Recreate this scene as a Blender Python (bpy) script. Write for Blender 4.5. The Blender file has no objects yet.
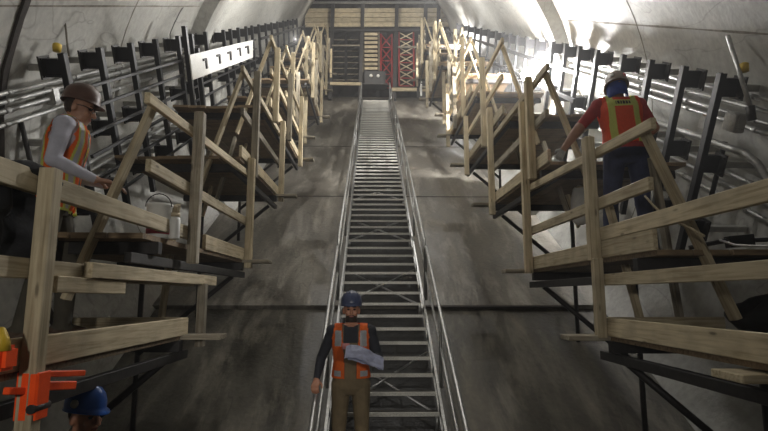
import bpy, bmesh, math, random
import numpy as np
from mathutils import Vector, Matrix, Euler, noise
random.seed(7)
PI = math.pi
SC = bpy.context.scene
COL = SC.collection
V = Vector

# ------------------------------------------------------------------ camera
PITCH, YAW = math.radians(8.5), math.radians(1.3)
F = 530.0
cam_d = bpy.data.cameras.new('camera'); cam = bpy.data.objects.new('camera', cam_d); COL.objects.link(cam)
cam_d.sensor_width = 36; cam_d.lens = F / 768 * 36; cam_d.clip_end = 200; cam_d.clip_start = .05
cam.rotation_euler = (PI/2 + PITCH, 0, -YAW)
SC.camera = cam
RC = Euler((PI/2 + PITCH, 0, -YAW)).to_matrix()
def ray(px, py):
    return RC @ V(((px-384)/F, (215.5-py)/F, -1))
def PX(px, py, X):                    # point seen at px,py on the plane x = X
    d = ray(px, py); return d * (X / d.x)
def PD(px, py, D):                    # point seen at px,py at depth D
    return ray(px, py) * D
def PZ(px, py, z):
    d = ray(px, py); return d * (z / d.z)
# the sloped tunnel frame: X across, N at right angles to the slope, s along it (30 degrees)
CFW = RC @ V((0, 0, -1)); CRT = RC @ V((1, 0, 0)); CUP = RC @ V((0, 1, 0))
def proj(p): d = p.dot(CFW); return 384+F*p.dot(CRT)/d, 215.5-F*p.dot(CUP)/d
def y_at(px, x, z):                   # the y at which a point at x, z shows in column px
    lo, hi = .8, 60.
    for _ in range(50):
        m = (lo+hi)/2; q = proj(V((x, m, z)))[0]
        if (q < px) == (x < 0): lo = m
        else: hi = m
    return lo
C30, S30 = math.cos(PI/6), math.sin(PI/6)
def T(X, N, s): return V((X, s*C30 - N*S30, s*S30 + N*C30))
AX = V((0, C30, S30)); NV = V((0, -S30, C30))
def S_of(Z, N): return (Z + N*.3665)/.930
CX, CN = .15, -2.3                    # centre of the tunnel circle
N_ST = -4.18                          # stair plane
N_F1, N_F0 = -4.43, -4.50             # upper and lower slab

# ------------------------------------------------------------------ materials
def new_mat(name):
    m = bpy.data.materials.new(name); m.use_nodes = True
    nt = m.node_tree; b = nt.nodes['Principled BSDF']
    return m, nt, b
def N(nt, t, **kw):
    n = nt.nodes.new(t)
    for k, v in kw.items():
        if k in n.inputs: n.inputs[k].default_value = v
        else: setattr(n, k, v)
    return n
def ramp(nt, stops):
    r = nt.nodes.new('ShaderNodeValToRGB'); e = r.color_ramp.elements
    while len(e) < len(stops): e.new(.5)
    for el, (p, c) in zip(e, stops):
        el.position = p; el.color = (*c, 1) if len(c) == 3 else c
    return r
def rgb(h):                            # sRGB 0-255 -> linear
    return tuple(((c/255)/12.92 if c/255 <= .04045 else ((c/255+.055)/1.055)**2.4) for c in h)
def plain(name, col, rough=.6, metal=0, bump=0, bscale=40, var=.12):
    m, nt, b = new_mat(name)
    tc = N(nt, 'ShaderNodeTexCoord')
    no = N(nt, 'ShaderNodeTexNoise', Scale=bscale, Detail=4.0)
    nt.links.new(tc.outputs['Object'], no.inputs['Vector'])
    c1 = tuple(c*(1-var) for c in col); c2 = tuple(min(1, c*(1+var)) for c in col)
    r = ramp(nt, [(.3, c1), (.7, c2)])
    nt.links.new(no.outputs['Fac'], r.inputs['Fac']); nt.links.new(r.outputs['Color'], b.inputs['Base Color'])
    b.inputs['Roughness'].default_value = rough; b.inputs['Metallic'].default_value = metal
    if bump:
        bp = N(nt, 'ShaderNodeBump', Strength=bump, Distance=.01)
        nt.links.new(no.outputs['Fac'], bp.inputs['Height']); nt.links.new(bp.outputs['Normal'], b.inputs['Normal'])
    return m
def wood(name, base, dark, stain=.35):
    m, nt, b = new_mat(name); L = nt.links.new
    tc = N(nt, 'ShaderNodeTexCoord'); oi = N(nt, 'ShaderNodeObjectInfo')
    add = N(nt, 'ShaderNodeVectorMath', operation='ADD'); mul = N(nt, 'ShaderNodeVectorMath', operation='SCALE'); mul.inputs['Scale'].default_value = 37
    comb = N(nt, 'ShaderNodeCombineXYZ')
    for k in 'XYZ': L(oi.outputs['Random'], comb.inputs[k])
    L(comb.outputs[0], mul.inputs[0]); L(tc.outputs['Object'], add.inputs[0]); L(mul.outputs[0], add.inputs[1])
    mp = N(nt, 'ShaderNodeMapping'); mp.inputs['Scale'].default_value = (1.2, 22, 22); L(add.outputs[0], mp.inputs[0])
    n1 = N(nt, 'ShaderNodeTexNoise', Scale=2.2, Detail=6.0, Distortion=.6); L(mp.outputs[0], n1.inputs['Vector'])
    r1 = ramp(nt, [(.3, dark), (.55, base), (.8, tuple(min(1, c*1.12) for c in base))]); L(n1.outputs['Fac'], r1.inputs['Fac'])
    mp2 = N(nt, 'ShaderNodeMapping'); mp2.inputs['Scale'].default_value = (3.2, 12, 12); L(add.outputs[0], mp2.inputs[0])
    vo = N(nt, 'ShaderNodeTexVoronoi', Scale=1.0); L(mp2.outputs[0], vo.inputs['Vector'])
    kr = ramp(nt, [(.06, (1,)*3), (.14, (0,)*3)]); L(vo.outputs['Distance'], kr.inputs['Fac'])
    mx = N(nt, 'ShaderNodeMixRGB'); mx.inputs[2].default_value = (*[c*.35 for c in dark], 1)
    ms = N(nt, 'ShaderNodeMath', operation='MULTIPLY'); ms.inputs[1].default_value = .8
    L(kr.outputs[0], ms.inputs[0]); L(ms.outputs[0], mx.inputs[0]); L(r1.outputs[0], mx.inputs[1])
    n2 = N(nt, 'ShaderNodeTexNoise', Scale=5.0, Detail=5.0); L(add.outputs[0], n2.inputs['Vector'])
    r2 = ramp(nt, [(.45, (0,)*3), (.75, (stain,)*3)]); L(n2.outputs['Fac'], r2.inputs['Fac'])
    mx2 = N(nt, 'ShaderNodeMixRGB'); mx2.inputs[2].default_value = (*rgb((78, 66, 50)), 1); L(r2.outputs[0], mx2.inputs[0]); L(mx.outputs[0], mx2.inputs[1])
    hs = N(nt, 'ShaderNodeHueSaturation'); mr = N(nt, 'ShaderNodeMapRange'); mr.inputs['To Min'].default_value = .72; mr.inputs['To Max'].default_value = 1.12
    L(oi.outputs['Random'], mr.inputs[0]); L(mr.outputs[0], hs.inputs['Value']); L(mx2.outputs[0], hs.inputs['Color']); L(hs.outputs[0], b.inputs['Base Color'])
    b.inputs['Roughness'].default_value = .75
    bp = N(nt, 'ShaderNodeBump', Strength=.25, Distance=.004); L(n1.outputs['Fac'], bp.inputs['Height']); L(bp.outputs[0], b.inputs['Normal'])
    return m
def concrete(name, c0, c1, c2, streak=(1, 1, 1), rough=(.6, .9), scale=1.0, spots=0.0, wet=None):
    m, nt, b = new_mat(name); L = nt.links.new
    tc = N(nt, 'ShaderNodeTexCoord')
    mp = N(nt, 'ShaderNodeMapping'); mp.inputs['Rotation'].default_value = (-PI/6, 0, 0); mp.inputs['Scale'].default_value = (1, 1, 1)
    mp.vector_type = 'POINT'; L(tc.outputs['Object'], mp.inputs[0])
    mp1 = N(nt, 'ShaderNodeMapping'); mp1.inputs['Scale'].default_value = streak; L(mp.outputs[0], mp1.inputs[0])
    n1 = N(nt, 'ShaderNodeTexNoise', Scale=.9*scale, Detail=8.0, Roughness=.62, Distortion=.5); L(mp1.outputs[0], n1.inputs['Vector'])
    r1 = ramp(nt, [(.3, c0), (.52, c1), (.72, c2)]); L(n1.outputs['Fac'], r1.inputs['Fac'])
    n2 = N(nt, 'ShaderNodeTexNoise', Scale=14*scale, Detail=6.0); L(mp.outputs[0], n2.inputs['Vector'])
    r2 = ramp(nt, [(.3, (.72,)*3), (.65, (1.0,)*3)]); L(n2.outputs['Fac'], r2.inputs['Fac'])
    mu = N(nt, 'ShaderNodeMixRGB', blend_type='MULTIPLY'); mu.inputs[0].default_value = .7; L(r1.outputs[0], mu.inputs[1]); L(r2.outputs[0], mu.inputs[2])
    # fine dark cracks
    n3 = N(nt, 'ShaderNodeTexNoise', Scale=1.1*scale, Detail=3.0, Distortion=1.0); L(mp1.outputs[0], n3.inputs['Vector'])
    cr = ramp(nt, [(.492, (0,)*3), (.5, (1,)*3), (.508, (0,)*3)]); L(n3.outputs['Fac'], cr.inputs['Fac'])
    cf = N(nt, 'ShaderNodeMath', operation='MULTIPLY'); cf.inputs[1].default_value = .4; L(cr.outputs[0], cf.inputs[0])
    mx = N(nt, 'ShaderNodeMixRGB'); mx.inputs[2].default_value = (*[c*.5 for c in c0], 1); L(cf.outputs[0], mx.inputs[0]); L(mu.outputs[0], mx.inputs[1])
    last = mx
    if spots:
        n4 = N(nt, 'ShaderNodeTexNoise', Scale=1.5*scale, Detail=9.0, Roughness=.65, Distortion=.25); L(mp1.outputs[0], n4.inputs['Vector'])
        sr = ramp(nt, [(.52, (0,)*3), (.68, (spots,)*3)]); L(n4.outputs['Fac'], sr.inputs['Fac'])
        m4 = N(nt, 'ShaderNodeMixRGB'); m4.inputs[2].default_value = (*[min(1, c*1.5) for c in c2], 1); L(sr.outputs[0], m4.inputs[0]); L(mx.outputs[0], m4.inputs[1]); last = m4
    L(last.outputs[0], b.inputs['Base Color'])
    rr = N(nt, 'ShaderNodeMapRange'); rr.inputs['From Min'].default_value = .35; rr.inputs['From Max'].default_value = .65
    rr.inputs['To Min'].default_value = rough[0]; rr.inputs['To Max'].default_value = rough[1]; L(n1.outputs['Fac'], rr.inputs[0]); L(rr.outputs[0], b.inputs['Roughness'])
    bp = N(nt, 'ShaderNodeBump', Strength=.35, Distance=.02); L(n2.outputs['Fac'], bp.inputs['Height']); L(bp.outputs[0], b.inputs['Normal'])
    return m
def emit(name, col, k):
    m, nt, b = new_mat(name)
    b.inputs['Base Color'].default_value = (1, 1, 1, 1)
    b.inputs['Emission Color'].default_value = (*col, 1); b.inputs['Emission Strength'].default_value = k
    return m

M = {}
M['wood'] = wood('pine_lumber', rgb((202, 188, 157)), rgb((164, 148, 117)))
M['wood2'] = wood('weathered_lumber', rgb((158, 150, 132)), rgb((112, 102, 86)), .6)
M['ply'] = wood('plywood', rgb((146, 124, 94)), rgb((100, 82, 60)), .6)
M['wall'] = concrete('wall_concrete', rgb((138, 137, 131)), rgb((166, 165, 159)), rgb((188, 187, 181)), (1, .5, 1), (.55, .8), .8)
M['floor'] = concrete('floor_concrete', rgb((62, 57, 51)), rgb((110, 105, 96)), rgb((152, 147, 136)), (1.8, .45, 1), (.3, .75), 1.1, .4)
M['floor0'] = concrete('damp_floor_concrete', rgb((42, 39, 33)), rgb((78, 74, 64)), rgb((118, 112, 100)), (2.0, .5, 1), (.3, .7), 1.1, .45)
M['edge'] = concrete('slab_edge', rgb((40, 37, 33)), rgb((60, 56, 50)), rgb((80, 76, 68)))
M['stair_shade'] = concrete('dirt_and_stair_shade', rgb((16, 14, 12)), rgb((26, 23, 20)), rgb((48, 43, 37)), (1.5, .6, 1), (.3, .7), 2.0)  # dirt, with the shade under the stair painted into its dark colour
M['black'] = plain('black_steel', rgb((15, 15, 19)), .5, .0, .1, 30, .3)
M['dsteel'] = plain('dark_steel', rgb((42, 40, 39)), .55, .2, .1, 20, .3)
M['galv'] = plain('galvanised_conduit', rgb((170, 170, 168)), .48, .7, .05, 30, .15)
M['alu'] = plain('aluminium', rgb((168, 168, 166)), .38, .75, .08, 25, .2)
M['grate'] = plain('tread_grating', rgb((58, 55, 50)), .7, .2, .2, 60, .3)
M['tread'] = plain('tread_aluminium', rgb((176, 174, 166)), .45, .4, .2, 60, .25)
M['white_plate'] = plain('white_plate', rgb((225, 225, 222)), .4, 0, .03, 8, .06)
M['orange'] = plain('orange_painted_steel', rgb((255, 84, 24)), .4, 0, .05, 20, .12)
M['yellow'] = plain('yellow_plastic', rgb((200, 168, 48)), .5, 0, .05, 20, .1)
M['red'] = plain('red_steel', rgb((150, 38, 38)), .5, .1, .05, 20, .2)
M['seal'] = plain('joint_seal', rgb((44, 38, 34)), .8, 0, .5, 25, .3)
M['groove'] = plain('form_joint', rgb((112, 106, 96)), .9, 0, .3, 12, .3)
M['dark'] = plain('dark_rock', rgb((40, 36, 30)), .9, 0, .6, 3, .5)
M['jacket'] = plain('black_jacket_fabric', rgb((17, 18, 22)), .95, 0, .4, 30, .3)
M['bucket'] = plain('white_bucket_plastic', rgb((214, 214, 210)), .4, 0, .05, 20, .08)
M['label_red'] = plain('bucket_label', rgb((160, 60, 70)), .5)
M['rubber'] = plain('black_rubber', rgb((22, 22, 24)), .6, 0, .1, 20, .3)
M['paper'] = plain('drawing_paper', rgb((188, 192, 214)), .8, 0, .3, 18, .15)
M['skin'] = plain('skin', rgb((176, 124, 98)), .5, 0, .05, 30, .1)
M['skin2'] = plain('tanned_skin', rgb((158, 118, 96)), .5, 0, .05, 30, .1)
M['hair'] = plain('dark_hair', rgb((48, 36, 28)), .8, 0, .6, 60, .3)
M['eye'] = plain('dark_eye', rgb((28, 22, 20)), .3)
M['lips'] = plain('lips', rgb((140, 84, 74)), .5)
M['hivis'] = plain('hi_vis_orange_mesh', rgb((255, 122, 42)), .7, 0, .3, 60, .08)
M['hivis2'] = plain('hi_vis_red_orange_mesh', rgb((250, 100, 56)), .7, 0, .3, 60, .08)
M['lime'] = plain('lime_trim', rgb((222, 226, 120)), .5, 0, .05, 60, .06)
M['silver'] = plain('reflective_silver', rgb((205, 208, 212)), .35, .2, .05, 60, .06)
M['tee_red'] = plain('red_shirt_fabric', rgb((150, 48, 46)), .85, 0, .3, 14, .2)
M['grey_shirt'] = plain('pale_grey_shirt_fabric', rgb((170, 170, 182)), .85, 0, .35, 12, .14)
M['navy_shirt'] = plain('dark_navy_shirt_fabric', rgb((34, 36, 44)), .85, 0, .35, 12, .2)
M['brown_bib'] = plain('brown_duck_canvas', rgb((104, 90, 66)), .85, 0, .4, 10, .25)
M['olive'] = plain('olive_work_trousers', rgb((70, 66, 56)), .85, 0, .4, 10, .25)
M['denim'] = plain('dark_blue_denim', rgb((44, 50, 78)), .85, 0, .4, 12, .25)
M['boot'] = plain('brown_boot_leather', rgb((70, 52, 36)), .6, 0, .3, 20, .2)
M['hat_navy'] = plain('navy_hat_shell', rgb((60, 68, 96)), .3, 0, .02, 8, .1)
M['hat_blue'] = plain('blue_hat_shell', rgb((32, 82, 160)), .28, 0, .02, 8, .08)
M['hat_brown'] = plain('brown_hat_shell', rgb((78, 54, 44)), .4, 0, .1, 12, .2)
M['hat_grey'] = plain('grey_hat_shell', rgb((150, 138, 128)), .35, 0, .05, 14, .2)
M['bandana'] = plain('blue_bandana_fabric', rgb((40, 60, 130)), .85, 0, .3, 20, .2)
M['glove'] = plain('grey_work_glove', rgb((150, 148, 144)), .8, 0, .3, 30, .15)
M['glass'] = plain('smoky_lens', rgb((40, 42, 46)), .15)
M['tag'] = plain('pale_red_patch', rgb((190, 120, 120)), .6)
M['lamp_main'] = emit('work_light_lens', (1, .98, .96), 1900)
M['lamp_far'] = emit('far_work_light_lens', (1, .98, .96), 650)
M['amber'] = emit('amber_bulkhead_lens', (1, .72, .35), 14)

# ------------------------------------------------------------------ mesh helpers
def mesh_obj(name, bm, mat, parent=None, mtx=None, smooth=False):
    bmesh.ops.recalc_face_normals(bm, faces=bm.faces)
    me = bpy.data.meshes.new(name); bm.to_mesh(me); bm.free()
    for m in (mat if isinstance(mat, (list, tuple)) else [mat]): me.materials.append(m)
    if smooth:
        for p in me.polygons: p.use_smooth = True
    o = bpy.data.objects.new(name, me); COL.objects.link(o)
    mtx = mtx or Matrix.Identity(4)
    if parent is not None:
        o.parent = parent
        mtx = WM[parent.name].inverted() @ mtx
        WM[o.name] = WM[parent.name] @ mtx
    else: WM[o.name] = mtx.copy()
    o.matrix_basis = mtx
    return o
WM = {}
def tag(o, label, cat, group=None, kind=None):
    o['label'] = label; o['category'] = cat
    if group: o['group'] = group
    if kind: o['kind'] = kind
    return o
def thing(name, loc, label, cat, group=None, rz=0):
    o = bpy.data.objects.new(name, None); COL.objects.link(o); o.empty_display_size = .1
    m = Matrix.Translation(loc) @ Matrix.Rotation(rz, 4, 'Z'); o.matrix_basis = m; WM[o.name] = m.copy()
    tag(o, label, cat, group); return o
def struct(name, bm, mat, smooth=False):
    o = mesh_obj(name, bm, mat, None, None, smooth); o['kind'] = 'structure'; return o
def add_box(bm, c, size, rot=None, mi=0):
    m = Matrix.Translation(c) @ (rot.to_4x4() if rot else Matrix.Identity(4)) @ Matrix.Diagonal((*size, 1))
    r = bmesh.ops.create_cube(bm, size=1, matrix=m)
    fs = {f for v in r['verts'] for f in v.link_faces}
    for f in fs: f.material_index = mi
    return r['verts']
def frame(d, up=V((0, 0, 1))):       # rotation matrix: x along d, z near up
    x = d.normalized(); y = up.cross(x)
    if y.length < 1e-4: y = V((0, 1, 0)).cross(x)
    y.normalize(); z = x.cross(y)
    return Matrix((x, y, z)).transposed()
def board(name, a, b, h, t, mat, parent=None, up=V((0, 0, 1)), bev=.004):
    """a squared timber or bar from a to b, h tall (towards up), t thick"""
    d = b - a; L = d.length
    bm = bmesh.new(); add_box(bm, V((0, 0, 0)), (L, t, h))
    if bev: bmesh.ops.bevel(bm, geom=bm.edges[:], offset=min(bev, t*.2, h*.2), segments=1, affect='EDGES')
    return mesh_obj(name, bm, mat, parent, Matrix.Translation((a+b)/2) @ frame(d, up).to_4x4())
def add_tube(bm, pts, r, n=8, mi=0, cap=True):
    pts = [V(p) for p in pts]; rings = []
    up = V((0, 0, 1)); 
    for i, p in enumerate(pts):
        d = (pts[min(i+1, len(pts)-1)] - pts[max(i-1, 0)]).normalized()
        y = up.cross(d)
        if y.length < .05: y = V((1, 0, 0)).cross(d)
        y.normalize(); z = d.cross(y)
        rr = r[i] if isinstance(r, (list, tuple)) else r
        rings.append([bm.verts.new(p + rr*(math.cos(2*PI*k/n)*y + math.sin(2*PI*k/n)*z)) for k in range(n)])
    fs = []
    for a, b in zip(rings, rings[1:]):
        for k in range(n): fs.append(bm.faces.new((a[k], a[(k+1) % n], b[(k+1) % n], b[k])))
    if cap: fs.append(bm.faces.new(rings[0][::-1])); fs.append(bm.faces.new(rings[-1]))
    for f in fs: f.material_index = mi; f.smooth = len(f.verts) == 4
    return rings
def tube(name, pts, r, mat, parent=None, n=8, origin=None):
    bm = bmesh.new(); add_tube(bm, pts, r, n)
    return mesh_obj(name, bm, mat, parent)
def add_lathe(bm, prof, c=V((0, 0, 0)), n=20, sx=1, sy=1, mi=0, rot=None):
    rings = []
    for (r, z) in prof:
        ring = []
        for k in range(n):
            p = V((r*sx*math.cos(2*PI*k/n), r*sy*math.sin(2*PI*k/n), z))
            if rot: p = rot @ p
            ring.append(bm.verts.new(c + p))
        rings.append(ring)
    for a, b in zip(rings, rings[1:]):
        for k in range(n):
            f = bm.faces.new((a[k], a[(k+1) % n], b[(k+1) % n], b[k])); f.material_index = mi; f.smooth = True
    for r_ in (rings[0], rings[-1]):
        f = bm.faces.new(r_); f.material_index = mi
ORD = ['first', 'second', 'third', 'fourth', 'fifth', 'sixth', 'seventh', 'eighth', 'ninth', 'tenth', 'eleventh', 'twelfth', 'thirteenth',
       'fourteenth', 'fifteenth', 'sixteenth', 'seventeenth', 'eighteenth', 'nineteenth', 'twentieth', 'twenty-first', 'twenty-second', 'twenty-third', 'twenty-fourth', 'twenty-fifth', 'twenty-sixth']

# ------------------------------------------------------------------ tunnel shell
def lining(name, a0, a1, th=.25):
    bm = bmesh.new()
    prof = []
    for (s0, s1, R) in ((-5, 11.3, 4.2), (11.3, 28.2, 3.95)):
        prof += [(s0, R), (s1, R)]
    na = max(4, int(abs(a1-a0)/4))
    ss = []
    for (s0, s1, R) in ((-5, 11.3, 4.2), (11.32, 28.2, 3.95)):
        k = int((s1-s0)/1.2)
        ss += [(s0+(s1-s0)*i/k, R) for i in range(k+1)]
    inner, outer = [], []
    for s, R in ss:
        inner.append([bm.verts.new(T(CX+R*math.cos(math.radians(a0+(a1-a0)*i/na)), CN+R*math.sin(math.radians(a0+(a1-a0)*i/na)), s)) for i in range(na+1)])
        outer.append([bm.verts.new(T(CX+(4.2+th)*math.cos(math.radians(a0+(a1-a0)*i/na)), CN+(4.2+th)*math.sin(math.radians(a0+(a1-a0)*i/na)), s)) for i in range(na+1)])
    for g, sm in ((inner, True), (outer, True)):
        for j in range(len(ss)-1):
            for i in range(na):
                f = bm.faces.new((g[j][i], g[j][i+1], g[j+1][i+1], g[j+1][i])); f.smooth = abs(ss[j][1]-ss[j+1][1]) < .01
    for j in range(len(ss)-1):
        for i in (0, na): bm.faces.new((inner[j][i], inner[j+1][i], outer[j+1][i], outer[j][i]))
    for i in range(na):
        for j in (0, len(ss)-1): bm.faces.new((inner[j][i], inner[j][i+1], outer[j][i+1], outer[j][i]))
    return struct(name, bm, M['wall'])
lining('wall_right', -50, 52)
lining('ceiling', 52, 128)
lining('wall_left', 128, 230)

def slab(name, s0, s1, n, mat, th=.5):
    bm = bmesh.new(); k = max(2, int((s1-s0)/1.0))
    hw = math.sqrt(4.2**2-(n-CN)**2) if n > CN-4.2 else 3.5
    xs = [CX-hw-.05 + (2*hw+.1)*i/8 for i in range(9)]
    g = [[bm.verts.new(T(x, n, s0+(s1-s0)*j/k)) for x in xs] for j in range(k+1)]
    h = [[bm.verts.new(T(x, n-th, s0+(s1-s0)*j/k)) for x in xs] for j in range(k+1)]
    for q in (g, h):
        for j in range(k):
            for i in range(8): bm.faces.new((q[j][i], q[j][i+1], q[j+1][i+1], q[j+1][i]))
    for j in range(k):
        for i in (0, 8): bm.faces.new((g[j][i], g[j+1][i], h[j+1][i], h[j][i]))
    for i in range(8):
        for j in (0, k): bm.faces.new((g[j][i], g[j][i+1], h[j][i+1], h[j][i]))
    return struct(name, bm, mat)
S_STEP = S_of(8.45, N_F1)
slab('floor', S_STEP, 28.2, N_F1, M['floor'])
slab('floor_lower', -5, S_STEP+.05, N_F0, M['floor0'])
# dark lip of the upper slab where the two pours meet, and cross joints above it
def strip(name, x0, x1, n, s, w, th, mat):
    bm = bmesh.new(); k = 24; g = []
    for i in range(k+1):
        x = x0+(x1-x0)*i/k; e = w*(.7+.5*noise.noise(V((x*2.1, s, n))))
        g.append([bm.verts.new(T(x, n+a, s+b*e)) for a, b in ((0, -.5), (th, -.5), (th, .5), (0, .5))])
    for a, b in zip(g, g[1:]):
        for q in range(4): bm.faces.new((a[q], a[(q+1) % 4], b[(q+1) % 4], b[q]))
    bm.faces.new(g[0]); bm.faces.new(g[-1][::-1])
    return struct(name, bm, mat)
strip('trim_1', CX+.7, 3.2, N_F1-.04, S_STEP-.02, .05, .035, M['seal'])
strip('trim_2', -2.9, 3.2, N_F1-.004, S_STEP+5.2, .05, .012, M['seal'])
strip('trim_3', -2.9, 3.2, N_F1-.004, S_STEP+10.3, .05, .012, M['seal'])
for q, (a_, b_, n_) in enumerate(((0, S_STEP-.02, N_F0), (S_STEP+.02, 27.6, N_F1))):  # dark strips on the slabs: painted shade and dirt beneath the treads
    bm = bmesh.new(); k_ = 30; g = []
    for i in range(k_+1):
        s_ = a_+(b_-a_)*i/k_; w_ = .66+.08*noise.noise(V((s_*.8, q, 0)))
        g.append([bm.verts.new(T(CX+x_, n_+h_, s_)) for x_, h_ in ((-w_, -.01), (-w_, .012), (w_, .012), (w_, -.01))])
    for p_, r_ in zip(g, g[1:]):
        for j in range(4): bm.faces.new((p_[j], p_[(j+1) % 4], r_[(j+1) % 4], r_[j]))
    struct('trim_%d' % (9+q), bm, M['stair_shade'])
# circumferential dark joint seals and form joints on the lining
def ring_strip(name, s, a0, a1, w, R, mat, wob=.5, th=.03):
    bm = bmesh.new(); k = int(abs(a1-a0)/1.5); g = []
    for i in range(k+1):
        a = math.radians(a0+(a1-a0)*i/k); e = w*(1+wob*noise.noise(V((i*.5, s, 1))))
        ds = wob*.6*w*noise.noise(V((i*.3, s, 5)))
        g.append([bm.verts.new(T(CX+r*math.cos(a), CN+r*math.sin(a), s+ds+b*e)) for r, b in ((R-th, -.5), (R-th, .5), (R+.02, .5), (R+.02, -.5))])
    for a, b in zip(g, g[1:]):
        for q in range(4): bm.faces.new((a[q], a[(q+1) % 4], b[(q+1) % 4], b[q]))
    return struct(name, bm, mat)
ring_strip('trim_4', 5.57, 128, 200, .09, 4.2, M['seal'])
ring_strip('trim_5', 8.2, 60, 200, .02, 4.2, M['groove'], .3, .006)
ring_strip('trim_6', 8.0, -20, 60, .02, 4.2, M['groove'], .3, .006)
def long_strip(name, ang, s0, s1, w, R, mat):
    bm = bmesh.new(); k = 40; g = []; a = math.radians(ang)
    for i in range(k+1):
        s = s0+(s1-s0)*i/k; e = w*(1+.8*noise.noise(V((s*1.3, ang, 0)))) / R
        g.append([bm.verts.new(T(CX+r*math.cos(a+b*e), CN+r*math.sin(a+b*e), s)) for r, b in ((R-.006, -.5), (R-.006, .5), (R+.02, .5), (R+.02, -.5))])
    for p, q in zip(g, g[1:]):
        for j in range(4): bm.faces.new((p[j], p[(j+1) % 4], q[(j+1) % 4], q[j]))
    return struct(name, bm, mat)
long_strip('trim_7', 180-math.degrees(math.asin((-.03-CN)/4.2)), 2, 11.2, .018, 4.2, M['groove'])
long_strip('trim_8', math.degrees(math.asin((-.2-CN)/4.2)), 2, 11.2, .022, 4.2, M['groove'])
# far end: rough rock heading behind the timber and steel
YE = 26.0
bm = bmesh.new()
k = 26
g = [[bm.verts.new(V((-5+10*i/k, YE+2.5+.5*noise.noise(V((i*.4, j*.4, 0))), 6+12*j/k))) for i in range(k+1)] for j in range(k+1)]
for j in range(k):
    for i in range(k): bm.faces.new((g[j][i], g[j][i+1], g[j+1][i+1], g[j+1][i]))
r = bmesh.ops.extrude_face_region(bm, geom=bm.faces[:])
bmesh.ops.translate(bm, verts=[e for e in r['geom'] if isinstance(e, bmesh.types.BMVert)], vec=(0, .4, 0))
struct('wall_end', bm, M['dark'])

# ------------------------------------------------------------------ steel brackets on both walls
def wall_x(side, n, s):
    R = 4.2 if s < 11.3 else 3.95
    return CX + side*math.sqrt(max(.1, R*R-(n-CN)**2))
def bracket(side, dx, top_slope, cnt, total):
    X = 3.6 if side > 0 else -3.3
    if side > 0:
        Z = F*X/dx
    else: Z = F*(-X)/dx
    nt_ = -.60 if side > 0 else -.50
    s = S_of(Z, nt_)
    if s > 11.3: X = (X-CX)*.965+CX
    where = 'right' if side > 0 else 'left'
    L = 2.15
    base = T(X, nt_-L, s)
    extra = ''
    if cnt == total-1: extra = ', farthest of its line'
    o = thing('steel_bracket', base, f'black steel bracket on the {where} wall, {ORD[cnt]} from the camera{extra}', 'bracket', f'black steel brackets on the {where} wall')
    up = NV; R3 = frame(V((side, 0, 0)), up)
    # post: a channel, web towards the room and two flanges
    bm = bmesh.new(); c = T(X, nt_-L/2, s)
    loc = lambda x, y, z: V((x, y, z))
    add_box(bm, V((0, 0, 0)), (.012, .08, L)); add_box(bm, V((.03, .036, 0)), (.06, .010, L)); add_box(bm, V((.03, -.036, 0)), (.06, .010, L))
    m = Matrix.Translation(c) @ Matrix((V((side, 0, 0)), AX*side, NV)).transposed().to_4x4()
    # keep it a proper rotation
    m = Matrix.Translation(c) @ frame(V((side, 0, 0)), NV).to_4x4()
    mesh_obj('post', bm, M['black'], o, m)
    for tt in (.15, .98, 1.75):
        n = nt_-tt; wx = wall_x(side, n, s)
        a = T(X+side*.06, n, s); wp = T(wx-side*.01, n, s); b = a+V((side*min(.18, max(.08, abs(wp.x-a.x))), 0, 0))
        bm = bmesh.new(); ln = abs(b.x-a.x)
        add_box(bm, V((0, 0, 0)), (ln, .014, .19)); add_box(bm, V((0, .03, .09)), (ln, .07, .012)); add_box(bm, V((0, .03, -.09)), (ln, .07, .012))
        arm = mesh_obj('arm', bm, M['black'], o, Matrix.Translation((a+b)/2) @ frame(V((side, 0, 0)), NV).to_4x4())
        if abs(wp.x-b.x) > .03 and side*(wp.x-b.x) > 0: board('stand_off', b, wp, .07, .07, M['wall'], arm, NV)
        if tt < .5 or cnt < 6:
            bm = bmesh.new(); add_box(bm, V((0, 0, 0)), (.02, .2, .24))
            for yy in (-.07, .07):
                for zz in (-.09, .09): add_box(bm, V((-.015, yy, zz)), (.02, .02, .02))
            mesh_obj('base_plate', bm, M['dsteel'], arm, Matrix.Translation(b) @ frame(V((side, 0, 0)), NV).to_4x4())
    return o
RD = [352, 314, 280, 252, 226, 208, 194, 181, 170, 160, 150, 142, 135, 128, 120, 112, 106, 99, 93, 87]
LD = [304, 268, 238, 214, 192, 179, 165, 153, 146, 138, 130, 124, 117, 110, 104, 98, 92, 87, 82, 78]
for i, d in enumerate(RD): bracket(1, d, 0, i, len(RD))
for i, d in enumerate(LD): bracket(-1, d, 0, i, len(LD))

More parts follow.
